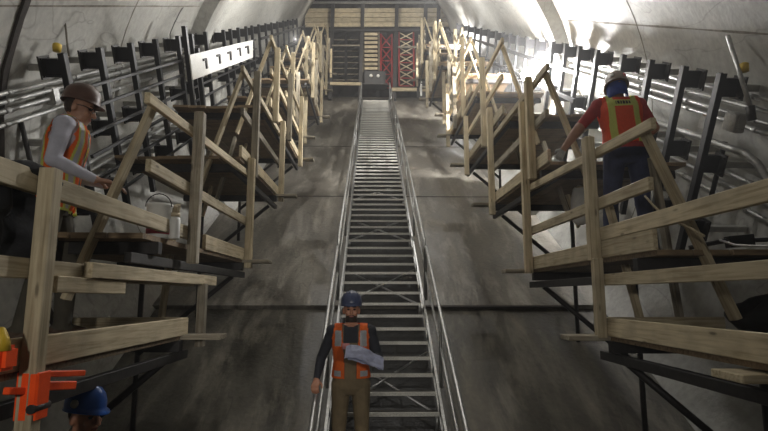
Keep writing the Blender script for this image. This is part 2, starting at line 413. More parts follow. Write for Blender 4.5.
# long rails carried on the front of the brackets
def axial(name, X, n, s0, s1, h, t, mat, label, cat, group, round_=False):
    o = None
    if round_:
        bm = bmesh.new(); add_tube(bm, [V((0, 0, 0)), V(((s1-s0), 0, 0))], h/2, 8)
        o = mesh_obj(name, bm, mat, None, Matrix.Translation(T(X, n, s0)) @ frame(AX, NV).to_4x4())
    else:
        o = board(name, T(X, n, s0), T(X, n, s1), h, t, mat, None, NV)
    return tag(o, label, cat, group)
rows = ['topmost', 'second from the top', 'third from the top', 'fourth from the top', 'fifth from the top', 'lowest']
ns = [-.87, -1.1, -1.38, -1.62, -1.9, -2.2]
for i, n in enumerate(ns):
    axial('steel_rail', -3.18, n, 5.9, 9.2, .036, .036, M['black'], f'black steel rail before the white plate on the left wall brackets, {rows[i]}', 'rail', 'near black rails on the left wall')
for i, n in enumerate(ns):
    axial('steel_rail', -3.18, n, 9.45, 15.2, .036, .036, M['black'], f'black steel rail running behind and beyond the white plate, {rows[i]}', 'rail', 'far black rails on the left wall')
for i, n in enumerate(ns[:5:2]):
    axial('steel_rail', -3.12, n, 15.6, 26, .07, .05, M['black'], f'black steel rail at the far end of the left wall, {("upper", "middle", "lower")[i]} one', 'rail', 'farthest black rails on the left wall')
for i, n in enumerate((-1.0, -1.45)):
    axial('steel_rail', 3.42 if n > -1.2 else 3.42, n, 9.0, 26, .07, .05, M['black'], f'dark steel rail along the right wall brackets beyond the lamp, {("upper", "lower")[i]} one', 'rail', 'dark rails on the right wall')
for i, (px, py0, L) in enumerate(((184, 26, 2.4), (197, 48, 2.2))):
    p = PX(px, py0, -3.08)
    o = board('steel_upright', p, p - NV*L, .09, .07, M['black'], None, AX)
    tag(o, ('tall black steel upright at the near edge of the white plate' if i == 0 else 'black steel upright just behind the near edge of the white plate'), 'upright')
# white plate with five square notches and brackets in them
pa, pb, pc, pd = PX(190, 55, -3.02), PX(253, 40, -3.02), PX(253, 57.5, -3.02), PX(193, 80, -3.02)
o = thing('steel_plate', pd, 'long white plate with five small square openings on the left wall rails', 'plate')
bm = bmesh.new()
vs = [bm.verts.new(p) for p in (pa, pb, pc, pd)]; vb = [bm.verts.new(p + V((-.02, 0, 0))) for p in (pa, pb, pc, pd)]
bm.faces.new(vs); bm.faces.new(vb[::-1])
for i in range(4): bm.faces.new((vs[i], vs[(i+1) % 4], vb[(i+1) % 4], vb[i]))
mesh_obj('panel', bm, M['white_plate'], o)
for i, (px, py) in enumerate(((204.5, 63), (218, 58.5), (229, 55.5), (238.5, 51.5), (246.5, 49.5))):
    p = PX(px, py, -3.02); q = PX(px+3, py-1, -3.02); w = (q-p).length
    bm = bmesh.new(); add_box(bm, V((0, 0, .06)), (w*1.0, .03, .04)); add_box(bm, V((w*.4, 0, -.02)), (w*.35, .03, .17))
    mesh_obj('notch_clip', bm, M['dsteel'], o, Matrix.Translation(p+V((.01, 0, 0))) @ frame(AX, NV).to_4x4())

# conduits on the walls
def conduit(side, slope, s0, s1, r, label, group, off=.1):
    # slope = M/X of the line; solve for the wall point
    n = -1.0
    for _ in range(40):
        x = wall_x(side, n, 5) - side*off; n = -slope*abs(x)*.93
    bm = bmesh.new(); add_tube(bm, [V((0, 0, 0)), V((s1-s0, 0, 0))], r, 10)
    for k in range(int((s1-s0)/1.3)):        # couplings
        add_tube(bm, [V((.6+k*1.3, 0, 0)), V((.68+k*1.3, 0, 0))], r*1.25, 10)
    x2 = x
    if s1 > 11.3: pass
    o = mesh_obj('conduit', bm, M['galv'], None, Matrix.Translation(T(x, n, s0)) @ frame(AX, NV).to_4x4())
    return tag(o, label, 'conduit', group)
hw = ['uppermost', 'second', 'third', 'fourth', 'fifth', 'sixth', 'seventh', 'lowest']
for i, sl in enumerate((.248, .272, .297, .335)):
    conduit(-1, sl, 1.0, 11.2, .024, f'pale metal conduit behind the left brackets, {hw[i]} of the upper four', 'upper conduits on the left wall')
for i, sl in enumerate((.565, .595, .63)):
    conduit(-1, sl, 1.0, 11.2, .024, f'pale conduit low on the left wall behind the grey-shirted worker, {("top", "middle", "bottom")[i]} of three', 'lower conduits on the left wall')
for i, sl in enumerate((.225, .255, .285, .31)):
    conduit(1, sl, 1.0, 11.2, .024, f'metal conduit behind the tops of the right brackets, {hw[i]} of the upper four', 'upper conduits on the right wall')
for i, sl in enumerate((.455, .49, .53)):
    conduit(1, sl, 1.0, 11.2, .026, f'metal conduit crossing behind the middle of the right brackets, {("top", "middle", "bottom")[i]} of three', 'lower conduits on the right wall')
hp = [PX(px, py, x) for px, py, x in ((600, 96, 3.9), (625, 108, 3.9), (640, 116, 3.9), (655, 122, 3.9), (680, 130, 3.9), (700, 137, 3.88), (720, 145, 3.88), (745, 153, 3.9), (757, 163, 3.95), (768, 180, 4.0), (780, 205, 4.05))]
tag(tube('hose', hp, .04, M['galv'], None, 10), 'thick grey hose sagging along the right wall behind the brackets', 'hose')
# vertical conduit drops
for i, (px, y0, y1, side) in enumerate(((725, 142, 200, 1), (20, 118, 230, -1), (6, 80, 110, -1))):
    X = 3.95 if side > 0 else -3.9
    a = PX(px, y0, X); L = (PX(px-(8 if side > 0 else -8), y1, X)-a).length
    o = tag(tube('strut', [a, a-NV*L], .03, M['dsteel'], None, 6), ['thin dark strut standing on the right wall between conduits', 'thin dark strut on the left wall behind the worker in the grey shirt', 'short thin dark strut at the far left of the left wall'][i], 'strut')
# small junction boxes
for i, (px, py, X, w, h) in enumerate(((735, 122, 3.85, .22, .2), (707, 122, 3.86, .12, .16), (52, 96, -3.75, .12, .2), (88, 88, -3.8, .1, .12))):
    p = PX(px, py, X)
    o = thing('junction_box', p, ['pale grey junction box on the right wall beneath the conduits', 'small tan junction box on the right wall beside the nearest bracket', 'small grey junction box behind the first left bracket', 'small pale junction box between the first two left brackets'][i], 'box')
    R = frame(AX, NV).to_4x4(); bm = bmesh.new(); add_box(bm, V((0, 0, 0)), (w, .1, h)); bmesh.ops.bevel(bm, geom=bm.edges[:], offset=.01, segments=2, affect='EDGES')
    mesh_obj('body', bm, M['wall' if i != 1 else 'ply'], o, Matrix.Translation(p) @ R)
    bm = bmesh.new(); add_box(bm, V((0, 0, 0)), (w*.9, .012, h*.9))
    mesh_obj('lid', bm, M['galv'], o, Matrix.Translation(p + V((-.056 if X > 0 else .056, 0, 0))) @ R)
# marker caps
for i, (px, py, X) in enumerate(((57, 48, -3.45), (744, 68, 3.75))):
    p = PX(px, py, X); bm = bmesh.new(); add_lathe(bm, [(.001, -.04), (.04, -.04), (.045, 0), (.045, .04), (.03, .05), (.001, .05)], n=14)
    tag(mesh_obj('marker_cap', bm, M['yellow'], None, Matrix.Translation(p)), ['yellow cap beside the top of the first left bracket', 'yellow cap on the right wall beside a slanting stick'][i], 'cap')
p0, p1 = PX(728, 36, 3.7), PX(750, 106, 3.7)
o = thing('prop_stick', p1, 'long grey stick slanting beside the nearest right bracket top', 'stick')
tube('shaft', [p0, p1], .022, M['alu'], o); tube('foot', [p1, p1+V((.02, .02, -.14))], .04, M['dsteel'], o)
tag(tube('cable', [PX(x, y, -3.5) for x, y in ((62, 3), (64, 15), (66, 30), (67, 42), (69, 56))], .012, M['groove'], None, 6), 'thin pale cable hanging above the first left bracket', 'cable')
tag(tube('cable', [PX(x, y, -3.4) for x, y in ((188, 0), (180, 12), (174, 24), (170, 34), (171, 50))], .008, M['dsteel'], None, 6), 'thin dark cable hanging above the tall upright of the left wall', 'cable')

# ------------------------------------------------------------------ aluminium stair
SX0, SX1 = CX-.60, CX+.60
SXc = (SX0+SX1)/2
s_lo, s_hi = 1.2, S_of(25.5, N_ST)
s_mid = S_of(F*4.5/(.403*F+(205-215.5)*1.0) if False else 11.3, N_ST)
stair = thing('staircase', T(SXc, N_ST, s_lo), 'long aluminium scaffold staircase with open treads up the middle of the slope', 'stairs')
for x in (SX0-.03, SX1+.03):
    for k, (a, b) in enumerate(((s_lo, s_mid), (s_mid, s_hi))):
        bm = bmesh.new(); L = b-a
        add_box(bm, V((L/2, 0, 0)), (L, .03, .05)); add_box(bm, V((L/2, 0, -.17)), (L, .03, .04))
        n = int(L/.7)
        for q in range(n+1): add_box(bm, V((L*q/n, 0, -.09)), (.03, .025, .15))
        mesh_obj('stringer', bm, M['alu'], stair, Matrix.Translation(T(x, N_ST+.03, a)) @ frame(AX, NV).to_4x4())
s = s_lo+.1; TS = .333
bmt = bmesh.new()
add_box(bmt, V((0, 0, 0)), (SX1-SX0, .04, .04)); add_box(bmt, V((0, .15, 0)), (SX1-SX0, .02, .025), None, 1)
for yy in (.045, .075, .105, .13): add_box(bmt, V((0, yy, .004)), (SX1-SX0, .008, .02), None, 1)
for xx in (-.58, -.2, .2, .58): add_box(bmt, V((xx, .08, -.004)), (.02, .15, .022), None, 1)
first = None
while s < s_hi:
    p = T(SXc, N_ST, s)
    if first is None:
        first = mesh_obj('tread', bmt, [M['tread'], M['grate']], stair, Matrix.Translation(p)); o = first
    else:
        o = first.copy(); COL.objects.link(o); o.parent = stair; o.matrix_basis = WM[stair.name].inverted() @ Matrix.Translation(p)
    s += TS
# handrails: sections of looped tube with posts
def handrail(x, s0, s1, n_rails=(1.0, .52)):
    H = 0.92
    zup = V((0, 0, 1))
    B = lambda s, h: T(x, N_ST, s) + zup*h
    pts = [B(s0, .06), B(s0, H-.12), B(s0+.05, H-.03), B(s0+.14, H), B(s1-.14, H), B(s1-.05, H-.03), B(s1, H-.12), B(s1, .06)]
    o = tube('handrail', pts, .024, M['alu'], stair, 10)
    bm = bmesh.new(); add_tube(bm, [B(s0, H*.52), B(s1, H*.52)], .018, 8)
    mesh_obj('mid_rail', bm, M['alu'], o)
    n = max(1, int((s1-s0)/1.9))
    for k in range(1, n):
        s = s0+(s1-s0)*k/n
        tube('rail_post', [B(s, .02), B(s, H)], .02, M['alu'], o, 8)
s_r = S_of(11.2, N_ST)
for x in (SX0-.07, SX1+.07):
    handrail(x, s_lo, S_of(8.0, N_ST)); handrail(x, S_of(8.1, N_ST), S_of(14.8, N_ST)); handrail(x, S_of(14.9, N_ST), s_hi-.2)
# cross braces and trestle legs under the stair
k = 0; s = s_lo+1.2
while s < s_hi-2:
    for x in (SX0, SX1):
        bt = N_F0 if s < S_STEP else N_F1
        p = T(x, N_ST-.15, s)
        base_z = T(x, bt, s).z
        tube('leg', [p, V((x, p.y, p.z-(N_ST-.15-bt)/C30))], .022, M['alu'], stair, 8)
    tube('cross_brace', [T(SX0, N_ST-.14, s), T(SX1, N_ST-.14, s+1.15)], .018, M['alu'], stair, 8)
    tube('cross_brace', [T(SX1, N_ST-.16, s), T(SX0, N_ST-.16, s+1.15)], .018, M['alu'], stair, 8)
    s += 2.4

# ------------------------------------------------------------------ timber work platforms
def yof(Z, z): return (Z - z*.148)/.989
def platform(side, idx, X, z, Z0, Z1, rh, posts, label, braces=True, end_board=True, detail=2, tilt=0, mid=None):
    if Z1 > 30: y0 = y_at(Z0, X, z+rh) if Z0 > 30 else yof(Z0, z); y1 = y_at(Z1, X, z+rh*.4)
    else: y0, y1 = yof(Z0, z), yof(Z1, z)
    sx = 1 if side > 0 else -1
    o = thing('work_platform', V((X, y1, z)), label, 'platform', 'timber work platforms on the %s side' % ('right' if side > 0 else 'left'))
    xo = CX + sx*3.15                                    # outer edge by the wall
    # deck: planks side by side in one surface
    bm = bmesh.new(); npl = 6; w = abs(xo-X)/npl
    for i in range(npl):
        xc = X + sx*(w*(i+.5)); j = random.uniform(-.04, .04) if i else 0
        add_box(bm, V((xc, (y0+y1)/2+j, z-.02)), (w-.008, y1-y0, .038))
    mesh_obj('deck', bm, M['ply'], o)
    # steel bearers under it, running across, and one beam along the edge
    for yy in (y0+.25, y1-.15):
        board('bearer', V((X-sx*.02, yy, z-.085)), V((xo, yy, z-.085)), .09, .07, M['dsteel'], o)
    board('edge_beam', V((X+sx*.05, y0-.1, z-.175)), V((X+sx*.05, y1+.15, z-.175)), .07, .05, M['dsteel'], o)
    # dark kicker strut from the edge beam down to the slab by the wall
    bt = N_F0 if y1 < T(0, N_F1, S_STEP).y else N_F1
    def floor_z(y): return y*math.tan(PI/6) + bt/C30
    for yy in ((y1-.15),):
        zf = floor_z(yy)
        xw = X + sx*1.15
        tube('strut', [V((X+sx*.1, yy, z-.2)), V((xw, yy, max(zf+.02, z-1.1)))], .03, M['dsteel'], o, 6)
        if z-1.1 > zf:
            tube('leg', [V((xw, yy, z-.1)), V((xw, yy, zf))], .03, M['dsteel'], o, 6)
    # rails
    ht = .125 if idx == 1 else .09
    xr = X
    ex = .25 if idx > 1 else .3
    top = z+rh
    board('top_rail', V((xr, y0-ex*.35, top-.045-tilt)), V((xr, y1+ex*.4, top-.045)), ht*.85, .04, M['wood'], o)
    mh = mid or rh*.5
    board('mid_rail', V((xr, y0, z+mh)), V((xr, y1+ex*.3, z+mh)), .09, .04, M['wood' if idx % 3 else 'wood2'], o)
    board('toe_board', V((xr, y0+(.45*(y1-y0) if (idx == 2 and side < 0) else 0), z+.065)), V((xr, y1, z+.065)), .14, .035, M['wood'], o)
    pw = .075 if idx == 1 else .085
    for (Zp, zlo, zhi, mt) in posts:
        y = yof(Zp, z) if Zp < 30 else y_at(Zp, xr-sx*.062, z+rh*.5)
        board('post', V((xr-sx*.062, y, z+zlo)), V((xr-sx*.062, y, z+zhi)), pw, pw*.95, M[mt], o, V((0, 1, 0)))
    if braces:
        # raking member from the near end of the top rail, foot towards the lower level
        board('raker', V((xr+sx*.05, y0+.14, top-.02-tilt)), V((xr+sx*.47, y0-.02, z-.45)), .085, .04, M['wood'], o, V((0, 1, 0)))
        if detail > 1:
            ym = (y0+y1)/2
            board('raker', V((xr+sx*.42, ym+.1, z+.62)), V((xr+sx*.5, ym-.45, z-.45)), .075, .038, M['wood2'], o, V((0, 1, 0)))
            board('raker', V((xr+sx*.75, ym+.5, z+.35)), V((xr+sx*.85, ym+.15, z-.5)), .075, .038, M['wood'], o, V((0, 1, 0)))
    if end_board:
        board('end_board', V((X-sx*.32, y1-.02, z-.02)), V((xo-sx*.4, y1-.02, z-.02)), .04, .2, M['wood2'], o)
        board('end_toe_board', V((X, y1+.02, z+.07)), V((X+sx*1.0, y1+.02, z+.07)), .13, .035, M['wood'], o)
    return o
LW = 'timber work platform with lumber guardrail on the %s side, %s up the slope'
# left side
platform(-1, 1, -1.55, PX(190, 333, -1.55).z, 1.5, 188, .88, [(42, -.42, .90, 'wood'), (203, -.12, .42, 'wood2')], 'timber platform on the left side, nearest one, with the worker in the grey shirt', False, mid=.44)
pl2 = platform(-1, 2, -1.55, PX(248, 261, -1.55).z, 154, 246, 1.12, [(197, -.16, 1.14, 'wood2'), (250, -.1, 1.25, 'wood')], 'timber platform holding the white bucket, ' + 'second up the left side', detail=1, tilt=.15, mid=.47)
platform(-1, 3, -1.55, PX(279, 197, -1.55).z, 244, 278, 1.1, [(256, -.15, 1.25, 'wood2'), (282, -.1, 1.25, 'wood')], LW % ('left', 'third'))
platform(-1, 4, -1.55, PX(298, 158, -1.55).z, 272, 299, 1.1, [(277, -.2, 1.0, 'wood'), (290, -.1, 1.15, 'wood2'), (301, -.2, 1.3, 'wood')], LW % ('left', 'fourth'))
far = [(5, 4.05, 11.0, 13.8), (6, 5.3, 13.2, 16.0), (7, 6.57, 15.5, 18.3), (8, 7.8, 17.7, 20.5), (9, 9.0, 20.0, 22.8), (10, 10.2, 22.2, 24.8)]
xl = {5: -1.8, 6: -1.6, 7: -2.05, 8: -1.85, 9: -2.2, 10: -2.0}
for i, z, a, b in far:
    ps = [(a+.5, -.3, 1.2, 'wood'), (a+1.3, -.2, 1.1, 'wood2'), (b-.05, -.2, 1.2, 'wood')]
    platform(-1, i, xl[i], z, a, b, 1.1, ps, LW % ('left', ORD[i-1]))
# right side
platform(1, 1, 1.85, PX(601, 334, 1.85).z, 1.7, 601, .84, [(598, -.02, .60, 'wood')], 'timber platform on the right side, nearest one, under the long guardrail boards', False, mid=.43)
pr2 = platform(1, 2, 1.85, PX(527, 270, 1.85).z, 645, 529, 1.0, [(591, -.02, 1.0, 'wood'), (527, -.05, 1.98, 'wood')], 'timber platform on the right side carrying the worker in the red shirt', detail=1, tilt=.13, mid=.44)
for (a_, b_, xa, xb, m_) in ((( 606, 196), (641, 322), 1.95, 2.3, 'wood'), ((652, 158), (681, 326), 2.35, 2.75, 'wood2')):
    board('raker', PX(*a_, xa), PX(*b_, xb), .085, .04, M[m_], pr2, V((0, 1, 0)))
board('raker', PX(177, 205, -1.8), PX(161, 322, -2.1), .085, .04, M['wood'], pl2, V((0, 1, 0)))
board('raker', PX(210, 150, -1.9), PX(196, 205, -2.1), .08, .04, M['wood2'], pl2, V((0, 1, 0)))
platform(1, 3, 1.85, PX(490, 206, 1.85).z, 545, 492, 1.05, [(530, -.1, 1.1, 'wood'), (491, -.2, 1.45, 'wood')], LW % ('right', 'third'))
platform(1, 4, 1.85, PX(466, 165, 1.85).z, 501, 466, 1.1, [(483, -.2, 1.3, 'wood'), (466, -.3, .85, 'wood')], LW % ('right', 'fourth'))
xr = {5: 1.9, 6: 2.1, 7: 1.85, 8: 2.15, 9: 1.9, 10: 2.1}
for i, z, a, b in far:
    z -= .2; a -= .9; b -= .9
    ps = [(a+.6, -.3, 1.4, 'wood'), (a+1.7, -.2, 1.25, 'wood2'), (b-.05, -.3, 1.3, 'wood')]
    platform(1, i, xr[i], z, a, b, 1.1, ps, LW % ('right', ORD[i-1]))
# spare boards: crosswise plank at the near end of the first right platform
o = board('plank', V((1.72, 2.62, -.39)), V((3.4, 2.62, -.39)), .04, .24, M['wood'])
tag(o, 'loose plank end lying across the near end of the nearest right platform', 'plank')
o = board('plank', PX(88, 270, -1.5), PX(214, 281, -1.5), .085, .05, M['wood'])
tag(o, 'short lumber piece clamped onto the middle rail of the nearest left platform', 'plank')

o = board('plank', PX(52, 284, -1.52), PX(122, 287.5, -1.52), .08, .05, M['wood'])
tag(o, 'shorter lumber piece just beneath the clamped one on the nearest left platform', 'plank')
bm = bmesh.new(); bmesh.ops.create_icosphere(bm, subdivisions=4, radius=1, matrix=Matrix.Diagonal((.42, .75, .17, 1)))
for v in bm.verts: v.co += v.co.normalized()*.05*noise.noise(v.co*5) + V((0, 0, .03))*noise.noise(v.co*12)
tag(mesh_obj('tarp', bm, M['rubber'], None, Matrix.Translation(V((2.85, 3.3, -.15))), True), 'crumpled black tarp heaped on the nearest right platform against the wall', 'tarp')
# ------------------------------------------------------------------ orange clamp and neighbours at the near left post
pc = PX(33, 395, -1.48)
o = thing('post_clamp', pc, 'bright orange steel clamp gripping the foot of the near left post', 'clamp')
bm = bmesh.new()
add_box(bm, V((-.012, -.04, 0)), (.035, .012, .20)); add_box(bm, V((-.045, 0, 0)), (.01, .09, .20)); add_box(bm, V((.04, 0, .0)), (.01, .09, .2)); add_box(bm, V((.025, -.045, .01)), (.03, .012, .17))
bmesh.ops.bevel(bm, geom=bm.edges[:], offset=.003, segments=1, affect='EDGES')
mesh_obj('channel', bm, M['orange'], o, Matrix.Translation(pc))
for q, (y0, y1, zz, hh) in enumerate(((374, 374, 0, .035), (386, 386, 0, .05))):
    a = PX(44, y0, -1.48); b = PX(82 - q*9, y0-1, -1.46)
    board('jaw', a, b, hh*.8, .04, M['orange'], o)
a = PX(6, 391, -1.5); b = PX(26, 391, -1.5); board('jaw', a, b, .03, .03, M['orange'], o)
bm = bmesh.new(); add_lathe(bm, [(.02, -.06), (.02, .06)], n=10, rot=Matrix.Rotation(PI/2, 3, 'X')); mesh_obj('bolt', bm, M['dsteel'], o, Matrix.Translation(pc+V((.03, 0, -.05))))
p = PX(3, 358, -1.5); o = thing('clamp_housing', p, 'orange housing with a yellow top at the far left edge behind the near post', 'housing')
bm = bmesh.new(); add_box(bm, V((0, 0, 0)), (.07, .1, .1)); bmesh.ops.bevel(bm, geom=bm.edges[:], offset=.015, segments=2, affect='EDGES'); mesh_obj('body', bm, M['orange'], o, Matrix.Translation(p+V((.0, 0, 0))))
bm = bmesh.new(); add_lathe(bm, [(.04, -.05), (.03, .0), (.012, .04), (.001, .045)], n=12); mesh_obj('cap', bm, M['yellow'], o, Matrix.Translation(PX(1, 338, -1.5)), True)

# ------------------------------------------------------------------ jacket hung over the near left rail
def jacket():
    bm = bmesh.new(); n, mrows = 26, 30
    ytop = 1.95; zt = -.30+.86
    outer = []
    for j in range(mrows+1):
        t = j/mrows; row = []
        for i in range(n+1):
            u = i/n
            y = 1.95+.60*u*(1-.12*abs(t-.4))+.02*math.sin(3*t+u*5)
            x = -1.66+.05*t+.022*math.sin(u*13+t*3)+.03*noise.noise(V((u*4, t*4, 0)))
            z = .50-t*(.40-.07*u*u)+.015*noise.noise(V((u*5, t*6, 2)))
            row.append(bm.verts.new((x, y, z)))
        outer.append(row)
    for j in range(mrows):
        for i in range(n): bm.faces.new((outer[j][i], outer[j][i+1], outer[j+1][i+1], outer[j+1][i]))
    bmesh.ops.recalc_face_normals(bm, faces=bm.faces)
    bmesh.ops.solidify(bm, geom=bm.faces[:], thickness=.05)
    t = thing('jacket', V((-1.5, 2.1, .5)), 'black jacket hung over the near left guardrail at the frame edge', 'jacket')
    mesh_obj('body', bm, M['jacket'], t, None, True)
    bm = bmesh.new()
    pts = [V((-1.46, 2.4, .56)), V((-1.44, 2.48, .56)), V((-1.46, 2.56, .57)), V((-1.52, 2.62, .59))]
    add_tube(bm, [V((-1.60, 2.26, .50)), V((-1.58, 2.30, .55)), V((-1.56, 2.38, .565)), V((-1.55, 2.5, .56)), V((-1.53, 2.58, .53))], [.03, .034, .04, .036, .02], 12)
    mesh_obj('sleeve', bm, M['jacket'], t, None, True)
jacket()

# ------------------------------------------------------------------ bucket and jar
pb = PD(158, 233, 4.0)
ZB = PX(248, 261, -1.55).z
pb.z = ZB+.001
o = thing('bucket', pb, 'small white bucket with red print standing on the second left platform', 'bucket')
bm = bmesh.new(); add_lathe(bm, [(.078, 0), (.082, .01), (.092, .24), (.098, .245), (.098, .262), (.088, .262), (.08, .02), (.001, .018)], n=24); mesh_obj('pail', bm, M['bucket'], o, Matrix.Translation(pb))
bm = bmesh.new(); add_lathe(bm, [(.0842, .03), (.0855, .07), (.0865, .07), (.0852, .03)], n=24); mesh_obj('printed_band', bm, M['label_red'], o, Matrix.Translation(pb))
tube('handle', [pb+V((.098*math.cos(a), -.02, .24+.1*math.sin(a))) for a in [PI*k/10 for k in range(11)]], .004, M['dsteel'], o, 6)
pj = PD(174, 232, 4.04); pj.z = ZB+.001
o = thing('jar', pj, 'small clear-grey jar beside the white bucket', 'jar')
bm = bmesh.new(); add_lathe(bm, [(.04, 0), (.042, .01), (.042, .15), (.034, .17), (.001, .17)], n=16); mesh_obj('body', bm, M['bucket'], o, Matrix.Translation(pj))
bm = bmesh.new(); add_lathe(bm, [(.038, .17), (.038, .2), (.001, .2)], n=16); mesh_obj('lid', bm, M['wood'], o, Matrix.Translation(pj))

# ------------------------------------------------------------------ tools on the right platform
pt = PD(682, 246, 5.2); pt.z = .31
o = thing('power_drill', pt, 'black power tool with a red body lying on the right platform', 'tool')
bm = bmesh.new(); add_tube(bm, [pt+V((-.05, 0, .05)), pt+V((.12, .02, .05))], .04, 10); mesh_obj('body', bm, M['rubber'], o)
bm = bmesh.new(); add_tube(bm, [pt+V((-.16, 0, .05)), pt+V((-.05, 0, .05))], [.02, .035], 10); mesh_obj('chuck', bm, M['alu'], o)
board('grip', pt+V((.06, .02, .05)), pt+V((.1, -.12, -.0)), .045, .04, M['red'], o)
pt = PD(655, 246, 5.0); pt.z = .32
bm = bmesh.new(); add_tube(bm, [pt+V((-.12, 0, .02)), pt+V((0, .05, .05)), pt+V((.15, .0, .03)), pt+V((.25, .06, .08)), pt+V((.3, 0, .03))], [.02, .035, .02, .028, .012], 8)
tag(mesh_obj('tool_strap', bm, M['jacket']), 'black strap bundle lying beside the power tool on the right platform', 'strap')
pt = PX(752, 240, 3.3)
o = thing('clamp_lamp', pt, 'black clamp fitting sticking out from the right wall low behind the rail', 'clamp')
board('head', pt, pt+V((-.22, 0, -.02)), .1, .08, M['rubber'], o); tube('arm', [pt+V((-.2, 0, 0)), pt+V((-.5, .1, -.06))], .02, M['rubber'], o); tube('stem', [pt, pt+V((.45, .1, .02))], .02, M['rubber'], o)
tag(tube('cord', [PX(x, y, 2.9) for x, y in ((720, 240), (735, 245), (750, 246), (768, 246), (790, 250))], .01, M['galv'], None, 6), 'thin pale cord along the right wall behind the clamp fitting', 'cord')
tag(tube('rope', [PX(x, y, 1.95) for x, y in ((645, 196), (652, 204), (660, 212), (676, 222), (692, 229), (704, 236))], .008, M['wood'], None, 6), 'thin pale rope hanging behind the right guardrail', 'rope')
# white cloth sack hung behind the right post
bm = bmesh.new(); add_lathe(bm, [(.02, .24), (.07, .2), (.1, .08), (.11, -.08), (.09, -.2), (.04, -.24)], n=18)
for v in bm.verts: v.co += V((1, 1, .3))*.03*noise.noise(v.co*9)
pcl = PX(580, 205, 2.5)
o = thing('sack', pcl, 'crumpled white sack standing behind the right guardrail post', 'sack')
mesh_obj('bag', bm, M['bucket'], o, Matrix.Translation(pcl), True)
tube('neck_tie', [pcl+V((.05*math.cos(a), .05*math.sin(a), .21)) for a in [2*PI*k/10 for k in range(11)]], .012, M['wood'], o, 6)

# ------------------------------------------------------------------ work lights and added fill lights
def work_light(px, py, D, r, mat, label, drop):
    p = PD(px, py, D)
    o = thing('work_light', p-V((0, 0, drop)), label, 'lamp')
    bm = bmesh.new(); bmesh.ops.create_uvsphere(bm, u_segments=28, v_segments=18, radius=r)
    mesh_obj('globe', bm, mat, o, Matrix.Translation(p), True)
    bm = bmesh.new(); add_lathe(bm, [(.001, r*1.12), (r*.35, r*1.08), (r*.45, r*.9), (.001, r*.88)], n=20); mesh_obj('cap', bm, M['dsteel'], o, Matrix.Translation(p))
    bm = bmesh.new(); add_lathe(bm, [(.001, -r*1.2), (r*.4, -r*1.2), (r*.45, -r*.9), (.001, -r*.88)], n=20); mesh_obj('collar', bm, M['dsteel'], o, Matrix.Translation(p))
    tube('stand', [p-V((0, 0, r*1.2)), p-V((0, 0, drop))], .022, M['dsteel'], o, 8)
    for a_ in (.3, 2.4, 4.5): tube('leg', [p-V((0, 0, drop-.45)), p+V((.3*math.cos(a_), .3*math.sin(a_), -drop))], .014, M['dsteel'], o, 6)
    return p
PL = work_light(528, 75, 11.3, .14, M['lamp_main'], 'large glaring globe work light hung before the right wall brackets', 1.25)
PF = work_light(459, 50, 21.5, .17, M['lamp_far'], 'smaller bright globe work light far up the right side', 1.2)
def point(name, p, w, r=.15, col=(1, .95, .87)):
    l = bpy.data.lights.new(name, 'POINT'); l.energy = w; l.shadow_soft_size = r; l.color = col
    o = bpy.data.objects.new(name, l); o.location = p; COL.objects.link(o); return o
def spot(name, p, tgt, w, ang, r=.1, col=(1, .93, .82), blend=.6):
    l = bpy.data.lights.new(name, 'SPOT'); l.energy = w; l.spot_size = math.radians(ang); l.shadow_soft_size = r; l.color = col; l.spot_blend = blend
    o = bpy.data.objects.new(name, l); o.location = p; o.rotation_euler = (tgt-p).to_track_quat('-Z', 'Y').to_euler(); COL.objects.link(o); return o
spot('far_end_fill', V((-.3, 21.0, 12.3)), V((0, 26, 12)), 500, 150, .2)  # unseen spot without a fixture, added to brighten the far lagging
point('crown_fill', T(.1, 1.1, 8.5), 130, .05, (1, .97, .93))  # added fill below the crown, lifts the general brightness, no lamp body
point('upper_left_light', T(-1.75, -.7, 12.6), 110, .02, (1, .98, .95))
point('added_upper_light', T(1.7, .5, 17.5), 250, .03, (1, .98, .95))  # out-of-view point added to throw railing shadows down the slab
spot('near_right_fill', V((1.0, -1.5, .35)), V((-.1, 4.9, -.9)), 260, 34, .08, (1, .96, .9))  # unseen fill behind the camera, added to brighten the man on the stair
spot('near_left_fill', V((-.9, -1.3, .55)), V((-1.5, 6, .6)), 150, 95, .1, (1, .95, .87))  # front fill added out of view so the near left timber faces are lit
SC.world = bpy.data.worlds.new('world'); SC.world.use_nodes = True
wn = SC.world.node_tree; vs_ = wn.nodes.new('ShaderNodeVolumeScatter'); vs_.inputs['Density'].default_value = .0055; vs_.inputs['Anisotropy'].default_value = .5
wn.links.new(vs_.outputs[0], wn.nodes['World Output'].inputs['Volume'])
SC.world.node_tree.nodes['Background'].inputs[0].default_value = (.9, .95, 1, 1); SC.world.node_tree.nodes['Background'].inputs[1].default_value = .05

